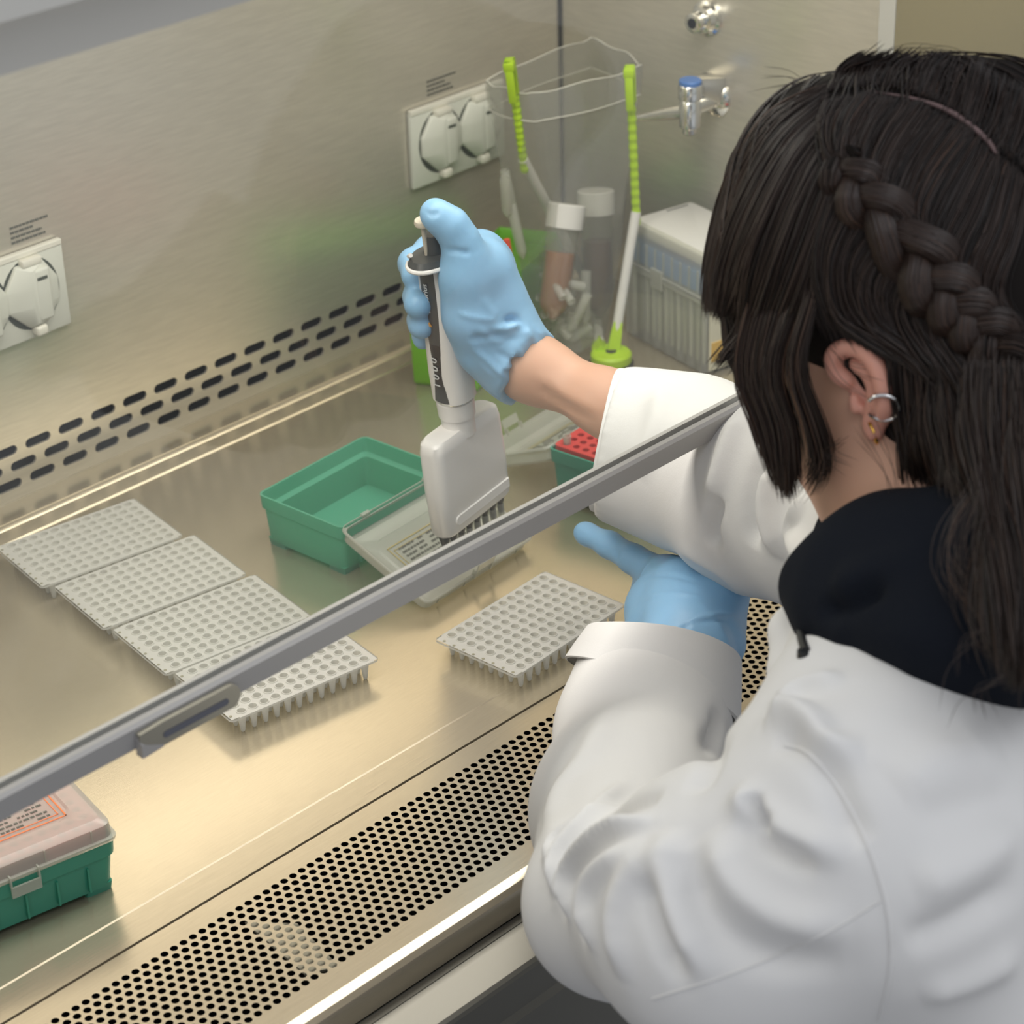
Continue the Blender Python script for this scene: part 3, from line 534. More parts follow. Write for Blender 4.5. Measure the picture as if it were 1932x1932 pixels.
# ------------------------------------------------------------------ sculpting helpers (distance fields meshed with surface nets)
def seg_sdf(P, a, b, ra, rb, sq=None):
    a = np.array(a); b = np.array(b); 
    if sq is not None:      # squash: (direction, factor): thinner along the direction
        d, f = np.array(sq[0], float), sq[1]; d /= np.linalg.norm(d); P = P + np.outer((P - a) @ d, d).reshape(P.shape) * (1 / f - 1); b = b + ((b - a) @ d) * d * (1 / f - 1)
    ab = b - a; t = np.clip(((P - a) @ ab) / max(ab @ ab, 1e-12), 0, 1)
    return np.linalg.norm(P - a - t[..., None] * ab, axis=-1) - (ra + (rb - ra) * t)
def surface_nets(F, org, h):
    nx, ny, nz = F.shape; s = F < 0
    c = np.zeros((nx - 1, ny - 1, nz - 1), int)
    corners = [(i, j, k) for i in (0, 1) for j in (0, 1) for k in (0, 1)]
    for i, j, k in corners: c += s[i:nx - 1 + i, j:ny - 1 + j, k:nz - 1 + k]
    idx = np.argwhere((c > 0) & (c < 8)); vid = -np.ones(c.shape, int); vid[tuple(idx.T)] = np.arange(len(idx))
    acc = np.zeros((len(idx), 3)); cnt = np.zeros(len(idx))
    for ai, a in enumerate(corners):
        for b in corners[ai + 1:]:
            df = np.abs(np.array(a) - b)
            if df.sum() != 1: continue
            fa = F[idx[:, 0] + a[0], idx[:, 1] + a[1], idx[:, 2] + a[2]]; fb = F[idx[:, 0] + b[0], idx[:, 1] + b[1], idx[:, 2] + b[2]]
            m = (fa < 0) != (fb < 0); t = np.where(m, fa / np.where(fa == fb, 1, fa - fb), 0)
            acc += m[:, None] * (np.array(a) + t[:, None] * (np.array(b) - np.array(a))); cnt += m
    V = org + h * (idx + acc / cnt[:, None]); Q = []
    for ax in range(3):
        u, v = [(1, 2), (2, 0), (0, 1)][ax]; sl0 = [slice(None)] * 3; sl1 = [slice(None)] * 3; sl0[ax] = slice(0, -1); sl1[ax] = slice(1, None)
        e = np.argwhere(s[tuple(sl0)] != s[tuple(sl1)]); ok = (e[:, u] > 0) & (e[:, v] > 0) & (e[:, u] < F.shape[u] - 1) & (e[:, v] < F.shape[v] - 1); e = e[ok]
        flip = s[tuple(sl0)][tuple(e.T)]
        def g(du, dv): q = e.copy(); q[:, u] -= du; q[:, v] -= dv; return vid[tuple(q.T)]
        q = np.stack([g(0, 0), g(1, 0), g(1, 1), g(0, 1)], 1); q[~flip] = q[~flip][:, ::-1]; Q.append(q)
    return V, np.concatenate(Q)
def sculpt(parts, h, k=.012, pad=.03, cut=None, lo=None, hi=None):
    """parts: list of (a, b, ra, rb[, squash[, k]]); returns verts, quads"""
    pts = np.array([list(p[0]) for p in parts] + [list(p[1]) for p in parts]); R = np.array([p[2] for p in parts] + [p[3] for p in parts])
    mn = (pts - R[:, None]).min(0) - pad; mx = (pts + R[:, None]).max(0) + pad
    n = np.ceil((mx - mn) / h).astype(int) + 1; F = np.full(n, 1.0, np.float32)
    for p in parts:
        a, b, ra, rb = p[:4]; sq = p[4] if len(p) > 4 else None; kk = p[5] if len(p) > 5 else k
        pm = np.minimum(a, b) - max(ra, rb) - kk * 3 - .01; pM = np.maximum(a, b) + max(ra, rb) + kk * 3 + .01
        i0 = np.clip(np.floor((pm - mn) / h).astype(int), 0, n - 1); i1 = np.clip(np.ceil((pM - mn) / h).astype(int) + 1, 1, n)
        G = np.stack(np.meshgrid(*[mn[q] + h * np.arange(i0[q], i1[q]) for q in range(3)], indexing='ij'), -1)
        S = seg_sdf(G, a, b, ra, rb, sq); sub = F[i0[0]:i1[0], i0[1]:i1[1], i0[2]:i1[2]]
        hh = np.clip(.5 + .5 * (sub - S) / kk, 0, 1); F[i0[0]:i1[0], i0[1]:i1[1], i0[2]:i1[2]] = sub * (1 - hh) + S * hh - kk * hh * (1 - hh)
    if cut is not None:
        G = np.stack(np.meshgrid(*[mn[q] + h * np.arange(n[q]) for q in range(3)], indexing='ij'), -1); F = np.maximum(F, cut(G))
    return surface_nets(F, mn, h)
def chain(pts, sq=None, k=None):
    out = []
    for (p, r), (q, s) in zip(pts, pts[1:]):
        t = (np.array(p), np.array(q), r, s, sq) + ((k,) if k else ()); out.append(t)
    return out
def C(*L): return [(np.array(Pd(x, y, d)), r) for x, y, d, r in L]
def raw_mesh(name, V, Q, m, parent, smooth=True):
    me = bpy.data.meshes.new(name); me.from_pydata([tuple(v) for v in V], [], [tuple(int(i) for i in q) for q in Q]); me.update()
    if smooth: me.polygons.foreach_set('use_smooth', [True] * len(me.polygons))
    return link(name, me, m, parent)
def normals(V, Q):
    n = np.cross(V[Q[:, 2]] - V[Q[:, 0]], V[Q[:, 3]] - V[Q[:, 1]]); N = np.zeros_like(V)
    for i in range(4): np.add.at(N, Q[:, i], n)
    return N / np.maximum(np.linalg.norm(N, axis=1), 1e-12)[:, None]
def relax(V, Q, it=2, f=.5):
    E = np.concatenate([Q[:, [0, 1]], Q[:, [1, 2]], Q[:, [2, 3]], Q[:, [3, 0]]]); 
    for _ in range(it):
        A = np.zeros_like(V); c = np.zeros(len(V)); np.add.at(A, E[:, 0], V[E[:, 1]]); np.add.at(A, E[:, 1], V[E[:, 0]]); np.add.at(c, E[:, 0], 1); np.add.at(c, E[:, 1], 1)
        V = V + f * (A / np.maximum(c, 1)[:, None] - V)
    return V
def bvh(V, Q): return BVHTree.FromPolygons([tuple(v) for v in V], [tuple(int(i) for i in q) for q in Q])
def on_surface(T, x, y, lift=0., fallback=1.25):
    r = ray(x, y).normalized(); hit = T.ray_cast(CAM_LOC, r)
    if hit[0] is None: return np.array(CAM_LOC + r * fallback)
    return np.array(hit[0]) - np.array(r) * lift
def fold(V, Q, T, lines):
    """lines: (photo points traced on the cloth, width m, height m); a ridge (or a crease when negative) with a soft valley beside it"""
    N = normals(V, Q); D = np.zeros(len(V))
    for pts, w, a in lines:
        P = [on_surface(T, x, y) for x, y in cr(pts, 6)]
        P = [p for i, p in enumerate(P) if i == 0 or np.linalg.norm(p - P[i - 1]) < .05]
        best = np.full(len(V), 9.); tt = np.zeros(len(V)); n = len(P) - 1
        for i in range(n):
            p, q = P[i], P[i + 1]; ab = q - p; t = np.clip(((V - p) @ ab) / max(ab @ ab, 1e-12), 0, 1); d = np.linalg.norm(V - p - t[:, None] * ab, axis=1); m = d < best
            best = np.where(m, d, best); tt = np.where(m, (i + t) / n, tt)
        D += a * np.exp(-(best / w) ** 2) * np.clip(np.sin(np.pi * np.clip(tt, .02, .98)) * 1.6, 0, 1)
    return V + N * D[:, None]

# ------------------------------------------------------------------ person
SKIN = mat('skin', (206, 160, 134), .5, 0, sss=.15, bump=.05, bscale=400)
COAT = mat('white_cotton', (228, 227, 225), .85, 0, spec=.2, bump=.12, bscale=900)
NAVY = mat('navy_fleece', (20, 24, 32), .95, 0, spec=.15, bump=.3, bscale=700)
GLOVE = mat('blue_nitrile', (138, 184, 220), .42, 0, spec=.5, bump=.15, bscale=260, sss=.1)
HAIRB = mat('hair_base', (22, 17, 15), .7, 0, spec=.15)
person = empty('person', (-.05, -.5, -.85), 0, 'person in white lab coat and navy hoodie leaning over the cabinet, holding the pipette', 'person')
PINV = Matrix.Translation(-Vector(person.location))
def pm(name, V, Q, m, parent=None, smooth=True):
    o = raw_mesh(name, V, Q, m, parent or person, smooth)
    if parent is None: o.matrix_parent_inverse = PINV
    return o
def pobj(name, bm, m, parent=None, sm=None, weld=True):
    o = obj(name, bm, m, parent or person, sm, weld)
    if parent is None: o.matrix_parent_inverse = PINV
    return o
def par(o, p): o.parent = p; return o
FACE = np.array([-.52, .85, 0.]); SIDE = np.array([.85, .52, 0.])
LS, RS = Pd(1640, 1560, 1.15), Pd(1730, 910, 1.45); TC = Pd(1830, 1330, 1.27); HIP = TC + Vector((-.02, -.20, -.40))
# lab coat
coat = []
coat += chain(C((1640, 1630, 1.15, .074), (1400, 1720, 1.175, .070), (1165, 1705, 1.27, .0465)), k=.03)
coat += chain(C((1165, 1705, 1.27, .0465), (1185, 1530, 1.385, .0535), (1213, 1380, 1.465, .0505), (1230, 1300, 1.49, .0480)), k=.02)
coat += chain(C((1230, 1300, 1.49, .0480), (1250, 1200, 1.497, .0430)), k=.01)
coat += chain([(np.array(LS), .068), (np.array(TC + Vector((0, 0, .02))), .092), (np.array(RS), .072)], k=.03)
coat += chain([(np.array(TC), .125), (np.array(HIP), .15)], (FACE, .70), .03)
coat += chain([(np.array(LS + Vector((.03, -.02, -.03))), .070), (np.array(LS + Vector((0.08, -.12, -.25))), .095)], k=.03)
coat += chain(C((1730, 910, 1.45, .072), (1600, 960, 1.465, .066), (1450, 935, 1.51, .060), (1300, 872, 1.570, .0550), (1200, 845, 1.590, .0490), (1130, 830, 1.593, .0480)), k=.02)
coat += chain(C((1530, 1430, 1.165, .034), (1590, 1350, 1.19, .034), (1720, 1320, 1.20, .05)), k=.02)
h = .0042
def split4(V, Q):
    E = np.sort(np.concatenate([Q[:, [i, (i + 1) % 4]] for i in range(4)]), 1); U, inv = np.unique(E, axis=0, return_inverse=True); inv = inv.reshape(4, -1).T
    n = len(V); m = len(U); V2 = np.concatenate([V, V[U].mean(1), V[Q].mean(1)]); c = n + m + np.arange(len(Q))
    return V2, np.concatenate([np.stack([Q[:, i], n + inv[:, i], c, n + inv[:, i - 1]], 1) for i in range(4)])
cuts = []
def sleeve_cut(p, q, r):      # open sleeve: plane cut at the wrist plus a hollow running back into the sleeve
    n = np.array(q) - np.array(p); n /= np.linalg.norm(n); cuts.append((np.array(q), n, r))
sleeve_cut(Pd(1232, 1305, 1.490), Pd(1251, 1225, 1.496), .0395); sleeve_cut(Pd(1240, 850, 1.588), Pd(1150, 833, 1.592), .0415)
def coat_cut(G):
    out = np.full(G.shape[:3], -1.0)
    for q, n, r in cuts:
        D = G - q; pl = D @ n; ds = np.linalg.norm(D, axis=-1) - .058; out = np.maximum(out, -np.maximum(-pl, ds)); out = np.maximum(out, -seg_sdf(G, q - n * .05, q + n * .02, r * .9, r))
    return out
V, Q = sculpt(coat, h, cut=coat_cut); V = relax(V, Q, 3); T = bvh(V, Q); V, Q = split4(V, Q); V = relax(V, Q, 2)
lines = [([(1050, 1700), (1060, 1620), (1110, 1560), (1160, 1520)], .007, .007), ([(1075, 1740), (1085, 1650), (1150, 1575), (1240, 1545)], .006, .008), ([(1065, 1720), (1075, 1640), (1130, 1570), (1190, 1540)], .005, -.007),
         ([(1120, 1800), (1110, 1700), (1140, 1640), (1230, 1590)], .009, .006), ([(1180, 1860), (1160, 1740), (1185, 1660), (1250, 1600)], .010, .005), ([(1100, 1780), (1092, 1700), (1120, 1640)], .005, -.006),
         ([(1330, 1860), (1280, 1740), (1255, 1640), (1270, 1560)], .012, .006), ([(1300, 1860), (1240, 1740), (1220, 1650)], .009, -.005), ([(1390, 1480), (1420, 1530), (1500, 1580), (1610, 1620)], .011, .006), ([(1400, 1530), (1450, 1590), (1550, 1640)], .008, -.007),
         ([(1420, 1500), (1435, 1540), (1460, 1560)], .005, -.010), ([(1340, 1560), (1380, 1660), (1480, 1730), (1620, 1750)], .013, .006), ([(1300, 1600), (1330, 1720), (1430, 1800), (1600, 1820)], .012, -.005), ([(1440, 1370), (1490, 1350), (1530, 1370), (1560, 1410), (1640, 1420)], .011, .009),
         ([(1450, 1410), (1500, 1400), (1560, 1450), (1600, 1540), (1640, 1600)], .009, -.005), ([(1470, 1340), (1510, 1300), (1600, 1280)], .010, .005), ([(1720, 1680), (1820, 1640), (1930, 1560)], .014, .004), ([(1700, 1780), (1800, 1740), (1930, 1660)], .012, -.004), ([(1720, 1540), (1830, 1520), (1930, 1500)], .014, -.003),
         ([(1730, 1880), (1830, 1850), (1930, 1800)], .012, .004), ([(1690, 1500), (1780, 1440), (1900, 1420)], .02, .004),
         ([(1150, 1330), (1110, 1420), (1050, 1500), (1040, 1600)], .012, .003), ([(1180, 1470), (1120, 1540), (1050, 1590), (1040, 1650)], .007, .005), ([(1250, 1500), (1180, 1520), (1110, 1580)], .008, -.005), ([(1360, 1340), (1345, 1420), (1310, 1500)], .010, -.006),
         ([(1360, 930), (1340, 990), (1350, 1040)], .007, -.009), ([(1400, 780), (1370, 860), (1340, 960)], .011, .006), ([(1470, 870), (1450, 960), (1480, 1060)], .012, .007), ([(1440, 840), (1415, 950), (1420, 1040)], .009, -.008), ([(1250, 720), (1240, 800), (1200, 900)], .014, .004), ([(1530, 930), (1500, 1000), (1530, 1080)], .010, .006)]
V = fold(V, Q, T, [(p, w * .72, a * 1.3) for p, w, a in lines]); V = relax(V, Q, 1, .4); T = bvh(V, Q)
coat_o = pm('lab_coat', V, Q, COAT); coat_o['label'] = 'white cotton lab coat'
def surf_tube(name, pts, r, m, parent, T, lift=.0004, step=10):
    P = [on_surface(T, x, y, lift) for x, y in cr(pts, step)]; P = [p for i, p in enumerate(P) if i == 0 or np.linalg.norm(p - P[i - 1]) < .03]
    bm = B(); tube(bm, P, r, 6); return obj(name, bm, m, parent, 60)
surf_tube('armhole_seam', [(1480, 1405), (1530, 1425), (1590, 1500), (1640, 1600), (1675, 1720), (1680, 1830), (1660, 1925)], .0011, COAT, coat_o, T)
surf_tube('back_seam', [(1230, 1885), (1400, 1830), (1560, 1760), (1660, 1700)], .0005, COAT, coat_o, T)
# cuffs: folded bands with a thick open edge
def band(name, P0, P1, r0, r1, wall, parent, m, tilt=0., n=48, wob=.0015):
    RV = CR @ Vector((1, 0, 0))
    P0, P1 = Vector(P0), Vector(P1); M = frame(P0, (.3, -.2, 1), P1 - P0); L = (P1 - P0).length; bm = B(); loops = []
    for (r, z) in ((r0 + .0004, .0), (r0 + wall * .8, .0008), ((r0 + r1) / 2 + wall, L * .5), (r1 + wall, L - .001), (r1 + wall * .5, L + .0006), (r1, L - .001), (r1 - .001, L * .4)):
        loops.append([M @ Vector(((r + wob * math.sin(3 * a + z * 60)) * math.cos(a), (r + wob * math.sin(2 * a + 1)) * math.sin(a), z + wob * 1.6 * math.sin(2 * a + .7) - tilt * (1 - min(1, z / L)) * (M.to_3x3() @ Vector((math.cos(a), math.sin(a), 0))).dot(RV))) for a in [2 * math.pi * i / n for i in range(n)]])
    loft(bm, loops, False, False); return obj(name, bm, m, parent, 50)
cuffL = band('left_cuff', Pd(1230, 1308, 1.490), Pd(1254, 1213, 1.496), .0575, .0482, .0028, coat_o, COAT, tilt=.009)
cuffR = band('right_cuff', Pd(1205, 843, 1.590), Pd(1147, 832, 1.593), .0488, .0478, .0014, coat_o, COAT, wob=.0008)
# lapel and collar
lap = chain(C((1520, 1140, 1.235, .008), (1492, 1190, 1.235, .010), (1498, 1270, 1.225, .012), (1515, 1300, 1.215, .010)), k=.01) + chain(C((1505, 1200, 1.235, .007), (1545, 1240, 1.215, .012)), k=.01)
V2, Q2 = sculpt(lap, .003); pm('collar', relax(V2, Q2, 2), Q2, COAT, coat_o)

# body: one continuous skin mesh (head, neck, trunk, arms, hands)
HD = 1.275
body = []
body += chain(C((1740, 415, 1.29, .074), (1700, 450, 1.285, .076)), k=.03)                      # cranium
body += chain(C((1665, 560, 1.285, .066), (1645, 660, 1.285, .052), (1610, 770, 1.29, .036), (1590, 820, 1.30, .022)), k=.03)  # face to chin
body += chain(C((1660, 700, 1.275, .050), (1640, 800, 1.28, .036), (1600, 845, 1.29, .020)), k=.02)                            # jaw
body += chain(C((1720, 780, 1.275, .050), (1770, 960, 1.27, .052), (1830, 1150, 1.26, .056)), k=.03)                           # neck
body += chain(C((1530, 640, 1.325, .012), (1500, 690, 1.335, .010)), k=.01)                     # nose
body += chain(C((1530, 765, 1.325, .010), (1550, 775, 1.31, .010)), k=.01)                      # mouth
body += chain([(np.array(LS), .05), (np.array(TC), .07), (np.array(RS), .05)], k=.04) + chain([(np.array(TC), .10), (np.array(HIP), .12)], (FACE, .7), .04)
body += chain(C((1640, 1600, 1.155, .045), (1165, 1705, 1.27, .032), (1262, 1260, 1.490, .021), (1298, 1185, 1.530, .019), (1298, 1140, 1.55, .019)), k=.02)
body += chain(C((1730, 910, 1.45, .045), (1450, 935, 1.51, .038), (1250, 815, 1.575, .028), (1145, 760, 1.600, .0195), (1030, 706, 1.622, .0180), (990, 690, 1.622, .0180), (950, 620, 1.625, .020)), k=.02)
V3, Q3 = sculpt(body, .0042); V3 = relax(V3, Q3, 2); TB = bvh(V3, Q3)
V3 = fold(V3, Q3, TB, [([(1005, 722), (1060, 760), (1130, 800)], .003, -.0022), ([(1010, 705), (1070, 745), (1130, 778)], .005, .0012)])
body_o = pm('body', V3, Q3, SKIN); TB = bvh(V3, Q3)
# ear with hoops
def earmesh():
    o = np.array(on_surface(TB, 1630, 735)); back = -np.array(ray(1630, 735).normalized())
    up = np.array(Pd(1590, 660, 1.27) - Pd(1640, 790, 1.27)); up /= np.linalg.norm(up)
    n = back - up * (back @ up); n = n / np.linalg.norm(n); n = n * .75 + np.cross(up, n) * -.35; n /= np.linalg.norm(n); rt = np.cross(up, n)
    f = lambda u, v, w: o + (rt * u + up * v + n * w) * .86
    rim = [(.006, -.020, .004), (.014, -.012, .010), (.019, .002, .013), (.017, .018, .013), (.006, .027, .011), (-.006, .025, .008), (-.010, .016, .004), (-.006, .008, .002)]
    pts = cr(rim, 5); bm_ = [(np.array(f(*p)), .0040) for p in pts]; P = chain(bm_, k=.003)
    inner = cr([(.002, -.012, .005), (.009, -.004, .007), (.010, .008, .008), (.004, .016, .007)], 4); P += chain([(np.array(f(*p)), .0030) for p in inner], k=.003)
    P += chain([(np.array(f(0, 0, -.002)), .010), (np.array(f(.002, .012, -.001)), .009)], (n, .4), .003); P += chain([(np.array(f(.000, -.020, .003)), .0062), (np.array(f(-.002, -.025, .003)), .0055)], k=.004)
    P += chain([(np.array(f(-.007, -.008, .003)), .004), (np.array(f(-.006, -.003, .004)), .003)], k=.003)
    P += chain([(np.array(f(.013, 0, .006)), .006), (np.array(f(.012, .014, .006)), .006)], (n, .4), .003)
    return f, sculpt(P, .0012, pad=.006), (rt, up, n)
ef, (Ve, Qe), ax = earmesh(); Ve = relax(Ve, Qe, 2); EAR = mat('ear_skin', (222, 160, 140), .45, 0, sss=.2)
ear_o = pm('ear', Ve, Qe, EAR, body_o)
SILV = mat('silver', (225, 225, 225), .15, 1); GOLD = mat('gold', (226, 178, 84), .2, 1)
def hoop(name, c, r, t, e1, e2, m, lab, a0=0, a1=330):
    bm = B(); tube(bm, [Vector(c) + Vector(e1) * r * math.cos(math.radians(a)) + Vector(e2) * r * math.sin(math.radians(a)) for a in np.linspace(a0, a1, 30)], t, 8); o = pobj(name, bm, m, None, 60); o['label'] = lab
hoop('silver_earring', ef(.014, -.014, .014), .0085, .0011, ax[0], ax[1] * .8 + ax[2] * .5, SILV, 'silver hoop earring', 180, 480)
hoop('gold_earring', ef(.000, -.026, .010), .0055, .0008, ax[0] * .5 + ax[2] * .8, ax[1], GOLD, 'small gold hoop earring')
bm = B(); bmesh.ops.create_uvsphere(bm, u_segments=10, v_segments=8, radius=.0011, matrix=Matrix.Translation(Vector(on_surface(TB, 1572, 706, .0006)))); o = pobj('ear_stud', bm, SILV, None, 60); o['label'] = 'tiny silver stud'
EYE = mat('eye', (230, 226, 220), .2)
for x, y, d in ((1535, 600, 1.325), (1520, 575, 1.350)):
    bm = B(); bmesh.ops.create_uvsphere(bm, u_segments=16, v_segments=12, radius=.011, matrix=Matrix.Translation(Pd(x + 20, y, d))); o = pobj('eye', bm, EYE, None, 60)

# hoodie: rolled hood, neck opening, cord
hood = chain(C((1537, 1105, 1.225, .0135), (1600, 1112, 1.205, .022), (1700, 1100, 1.190, .029), (1800, 1100, 1.18, .034), (1900, 1100, 1.175, .040)), k=.02)
hood += chain(C((1580, 1170, 1.190, .019), (1660, 1178, 1.170, .022), (1790, 1205, 1.145, .027), (1940, 1210, 1.13, .028)), k=.02) + chain(C((1530, 1110, 1.215, .0150), (1560, 1140, 1.205, .018)), k=.008)
hood += chain(C((1560, 1090, 1.25, .018), (1620, 1010, 1.285, .020), (1680, 960, 1.32, .024), (1790, 960, 1.34, .03)), k=.015) + chain(C((1700, 1090, 1.22, .045), (1900, 1150, 1.19, .06)), k=.03)
V4, Q4 = sculpt(hood, .0036); V4 = relax(V4, Q4, 2); TH = bvh(V4, Q4)
V4 = fold(V4, Q4, TH, [([(1540, 1150), (1600, 1140), (1680, 1100)], .006, -.008), ([(1560, 1120), (1640, 1080), (1760, 1040)], .012, .004), ([(1600, 1200), (1720, 1210), (1850, 1240)], .012, .004)])
hood_o = pm('hoodie', V4, Q4, NAVY); hood_o['label'] = 'navy fleece hood'
bm = B(); P = [Pd(x, y, min(dd_, (Vector(on_surface(T, x, y, .002, 1.3)) - CAM_LOC).length)) for x, y, dd_ in ((1518, 1140, 1.205), (1512, 1165, 1.205), (1512, 1200, 1.205), (1520, 1228, 1.202))]; tube(bm, [Vector(p) for p in cr([tuple(p) for p in P], 5)], .0024, 10); tube(bm, [P[-1], P[-1] + Vector((0, 0, -.006))], .0042, 12)
o = pobj('drawstring', bm, BLACKP, hood_o, 60); o['label'] = 'black cord with a knot'
# trousers and shoes, below the ledge
LEG = mat('trousers', (40, 42, 50), .9); V5, Q5 = sculpt(sum([chain([(np.array(HIP + Vector(SIDE * s * .07)), .10), (np.array((HIP.x, HIP.y, -.45)) + SIDE * s * .09, .075), (np.array((HIP.x, HIP.y, -.80)) + SIDE * s * .09, .055)], k=.03) for s in (-1, 1)], []), .009); pm('trousers', relax(V5, Q5, 2), Q5, LEG)
V5, Q5 = sculpt(sum([chain([(np.array((HIP.x, HIP.y, -.815)) + SIDE * s * .09, .034), (np.array((HIP.x, HIP.y, -.82)) + SIDE * s * .09 + FACE * .14, .029)], k=.02) for s in (-1, 1)], []), .007); pm('shoes', relax(V5, Q5, 1), Q5, BLACKP)

# ------------------------------------------------------------------ gloves
def finger(pts): return chain(C(*pts), k=.005)
gR = []
gR += chain(C((1030, 722, 1.620, .0275), (985, 690, 1.622, .0245), (955, 660, 1.622, .0245), (925, 600, 1.620, .0265), (905, 540, 1.612, .0240), (905, 505, 1.605, .0215)), k=.015)
gR += chain(C((935, 560, 1.640, .0180), (915, 500, 1.635, .0175), (905, 478, 1.625, .0160)), k=.012)
gR += chain(C((905, 660, 1.610, .0150), (890, 600, 1.598, .0165), (880, 520, 1.588, .0160), (876, 480, 1.582, .0140)), k=.012)
gR += finger([(880, 490, 1.583, .0132), (868, 452, 1.578, .0122), (850, 425, 1.574, .0118), (826, 408, 1.572, .0102), (820, 402, 1.572, .0095)])      # thumb over the plunger
gR += finger([(915, 490, 1.64, .0115), (870, 470, 1.655, .0105), (810, 472, 1.655, .0098), (780, 497, 1.635, .0100), (783, 520, 1.615, .0096)])
gR += finger([(915, 540, 1.65, .0110), (850, 535, 1.672, .0105), (793, 538, 1.660, .0100), (790, 560, 1.625, .0102), (789, 574, 1.608, .0100)])
gR += finger([(925, 580, 1.655, .0110), (860, 585, 1.685, .0100), (800, 586, 1.672, .0095), (796, 604, 1.635, .0096), (795, 614, 1.618, .0094)])
gR += finger([(935, 620, 1.66, .0105), (870, 625, 1.690, .0090), (815, 618, 1.682, .0085), (800, 632, 1.655, .0078), (798, 640, 1.645, .0074)])
wn = np.array((Pd(1085, 765, 1.60) - Pd(985, 692, 1.622)).normalized()); wq = np.array(Pd(998, 700, 1.622)); wa = np.array((Pd(1100, 745, 1.605) - Pd(990, 695, 1.622)).normalized())
def glove_cut(G):
    D = G - wq; w = .0012 * np.sin(D[..., 2] * 300 + 1) + .0010 * np.sin(D[..., 0] * 420); out = np.maximum(-np.maximum(-(D @ wn) + w, np.linalg.norm(D, axis=-1) - .06), -1)
    return np.maximum(out, -seg_sdf(G, wq - wa * .030, wq + wa * .02, .0165, .0215))
V6, Q6 = sculpt(gR, .0019, k=.006, cut=glove_cut); V6 = relax(V6, Q6, 2); TG = bvh(V6, Q6)
V6 = fold(V6, Q6, TG, [([(925, 615), (950, 620), (980, 612), (1000, 630)], .0028, .0030), ([(860, 590), (900, 600), (950, 605)], .002, .0010), ([(880, 640), (930, 635), (980, 640)], .003, -.0020), ([(895, 655), (930, 690), (960, 720)], .0022, .0024), ([(950, 606), (975, 604), (998, 630)], .0026, -.0040), ([(985, 615), (1005, 640), (1020, 660)], .003, .0020),
    ([(975, 650), (990, 680), (1010, 668)], .0022, .0018), ([(930, 660), (970, 680), (1000, 665)], .0025, -.0018), ([(840, 472), (865, 474), (890, 478)], .0018, -.0016), ([(900, 620), (935, 640), (975, 625)], .003, .0018), ([(910, 560), (925, 585), (940, 600)], .003, .0010), ([(880, 620), (905, 680), (940, 720)], .003, .0014),
    ([(940, 700), (965, 690), (985, 700)], .002, .0016), ([(800, 400), (815, 405), (830, 402)], .002, -.0010)])
glR = pm('right_glove', V6, Q6, GLOVE); glR['label'] = 'blue nitrile glove gripping the pipette'
gL = []
gL += chain(C((1285, 1245, 1.500, .0280), (1300, 1210, 1.515, .0290), (1300, 1170, 1.535, .0290), (1290, 1130, 1.552, .0275)), k=.012)
gL += chain(C((1262, 1115, 1.572, .0200), (1240, 1150, 1.565, .0190), (1235, 1190, 1.545, .0190)), k=.012)
gL += chain(C((1350, 1170, 1.530, .0200), (1366, 1115, 1.535, .0150), (1372, 1096, 1.545, .0115)), k=.010)
gL += chain(C((1330, 1120, 1.552, .0170), (1258, 1088, 1.582, .0150)), k=.010)
gL += finger([(1250, 1088, 1.588, .0130), (1195, 1055, 1.612, .0098), (1150, 1028, 1.630, .0090), (1108, 1008, 1.645, .0076), (1101, 1004, 1.648, .0070)])   # pointing index
gL += finger([(1235, 1112, 1.590, .0115), (1222, 1116, 1.610, .0108), (1218, 1140, 1.612, .0100), (1232, 1160, 1.60, .0095)])
gL += finger([(1228, 1145, 1.580, .0110), (1212, 1152, 1.598, .0100), (1212, 1172, 1.597, .0095), (1228, 1188, 1.585, .0090)])
gL += finger([(1225, 1175, 1.565, .0105), (1210, 1182, 1.580, .0090), (1212, 1200, 1.578, .0085), (1228, 1212, 1.57, .0080)])
gL += chain(C((1340, 1225, 1.505, .0250), (1365, 1215, 1.510, .0130)), k=.012)
V7, Q7 = sculpt(gL, .0019, k=.006); V7 = relax(V7, Q7, 2); TL = bvh(V7, Q7)
V7 = fold(V7, Q7, TL, [([(1200, 1090), (1260, 1085), (1320, 1100)], .002, -.0010), ([(1290, 1185), (1330, 1165), (1390, 1160)], .0028, .0020), ([(1280, 1190), (1320, 1172), (1370, 1170)], .002, -.0018), ([(1205, 1130), (1270, 1120), (1340, 1130)], .0025, .0007), ([(1155, 1035), (1165, 1045), (1160, 1055)], .002, -.0010), ([(1330, 1085), (1352, 1082), (1380, 1085)], .002, .0010), ([(1225, 1060), (1215, 1075), (1210, 1085)], .002, -.0012)])
glL = pm('left_glove', V7, Q7, GLOVE); glL['label'] = 'blue nitrile glove pointing with the index finger'
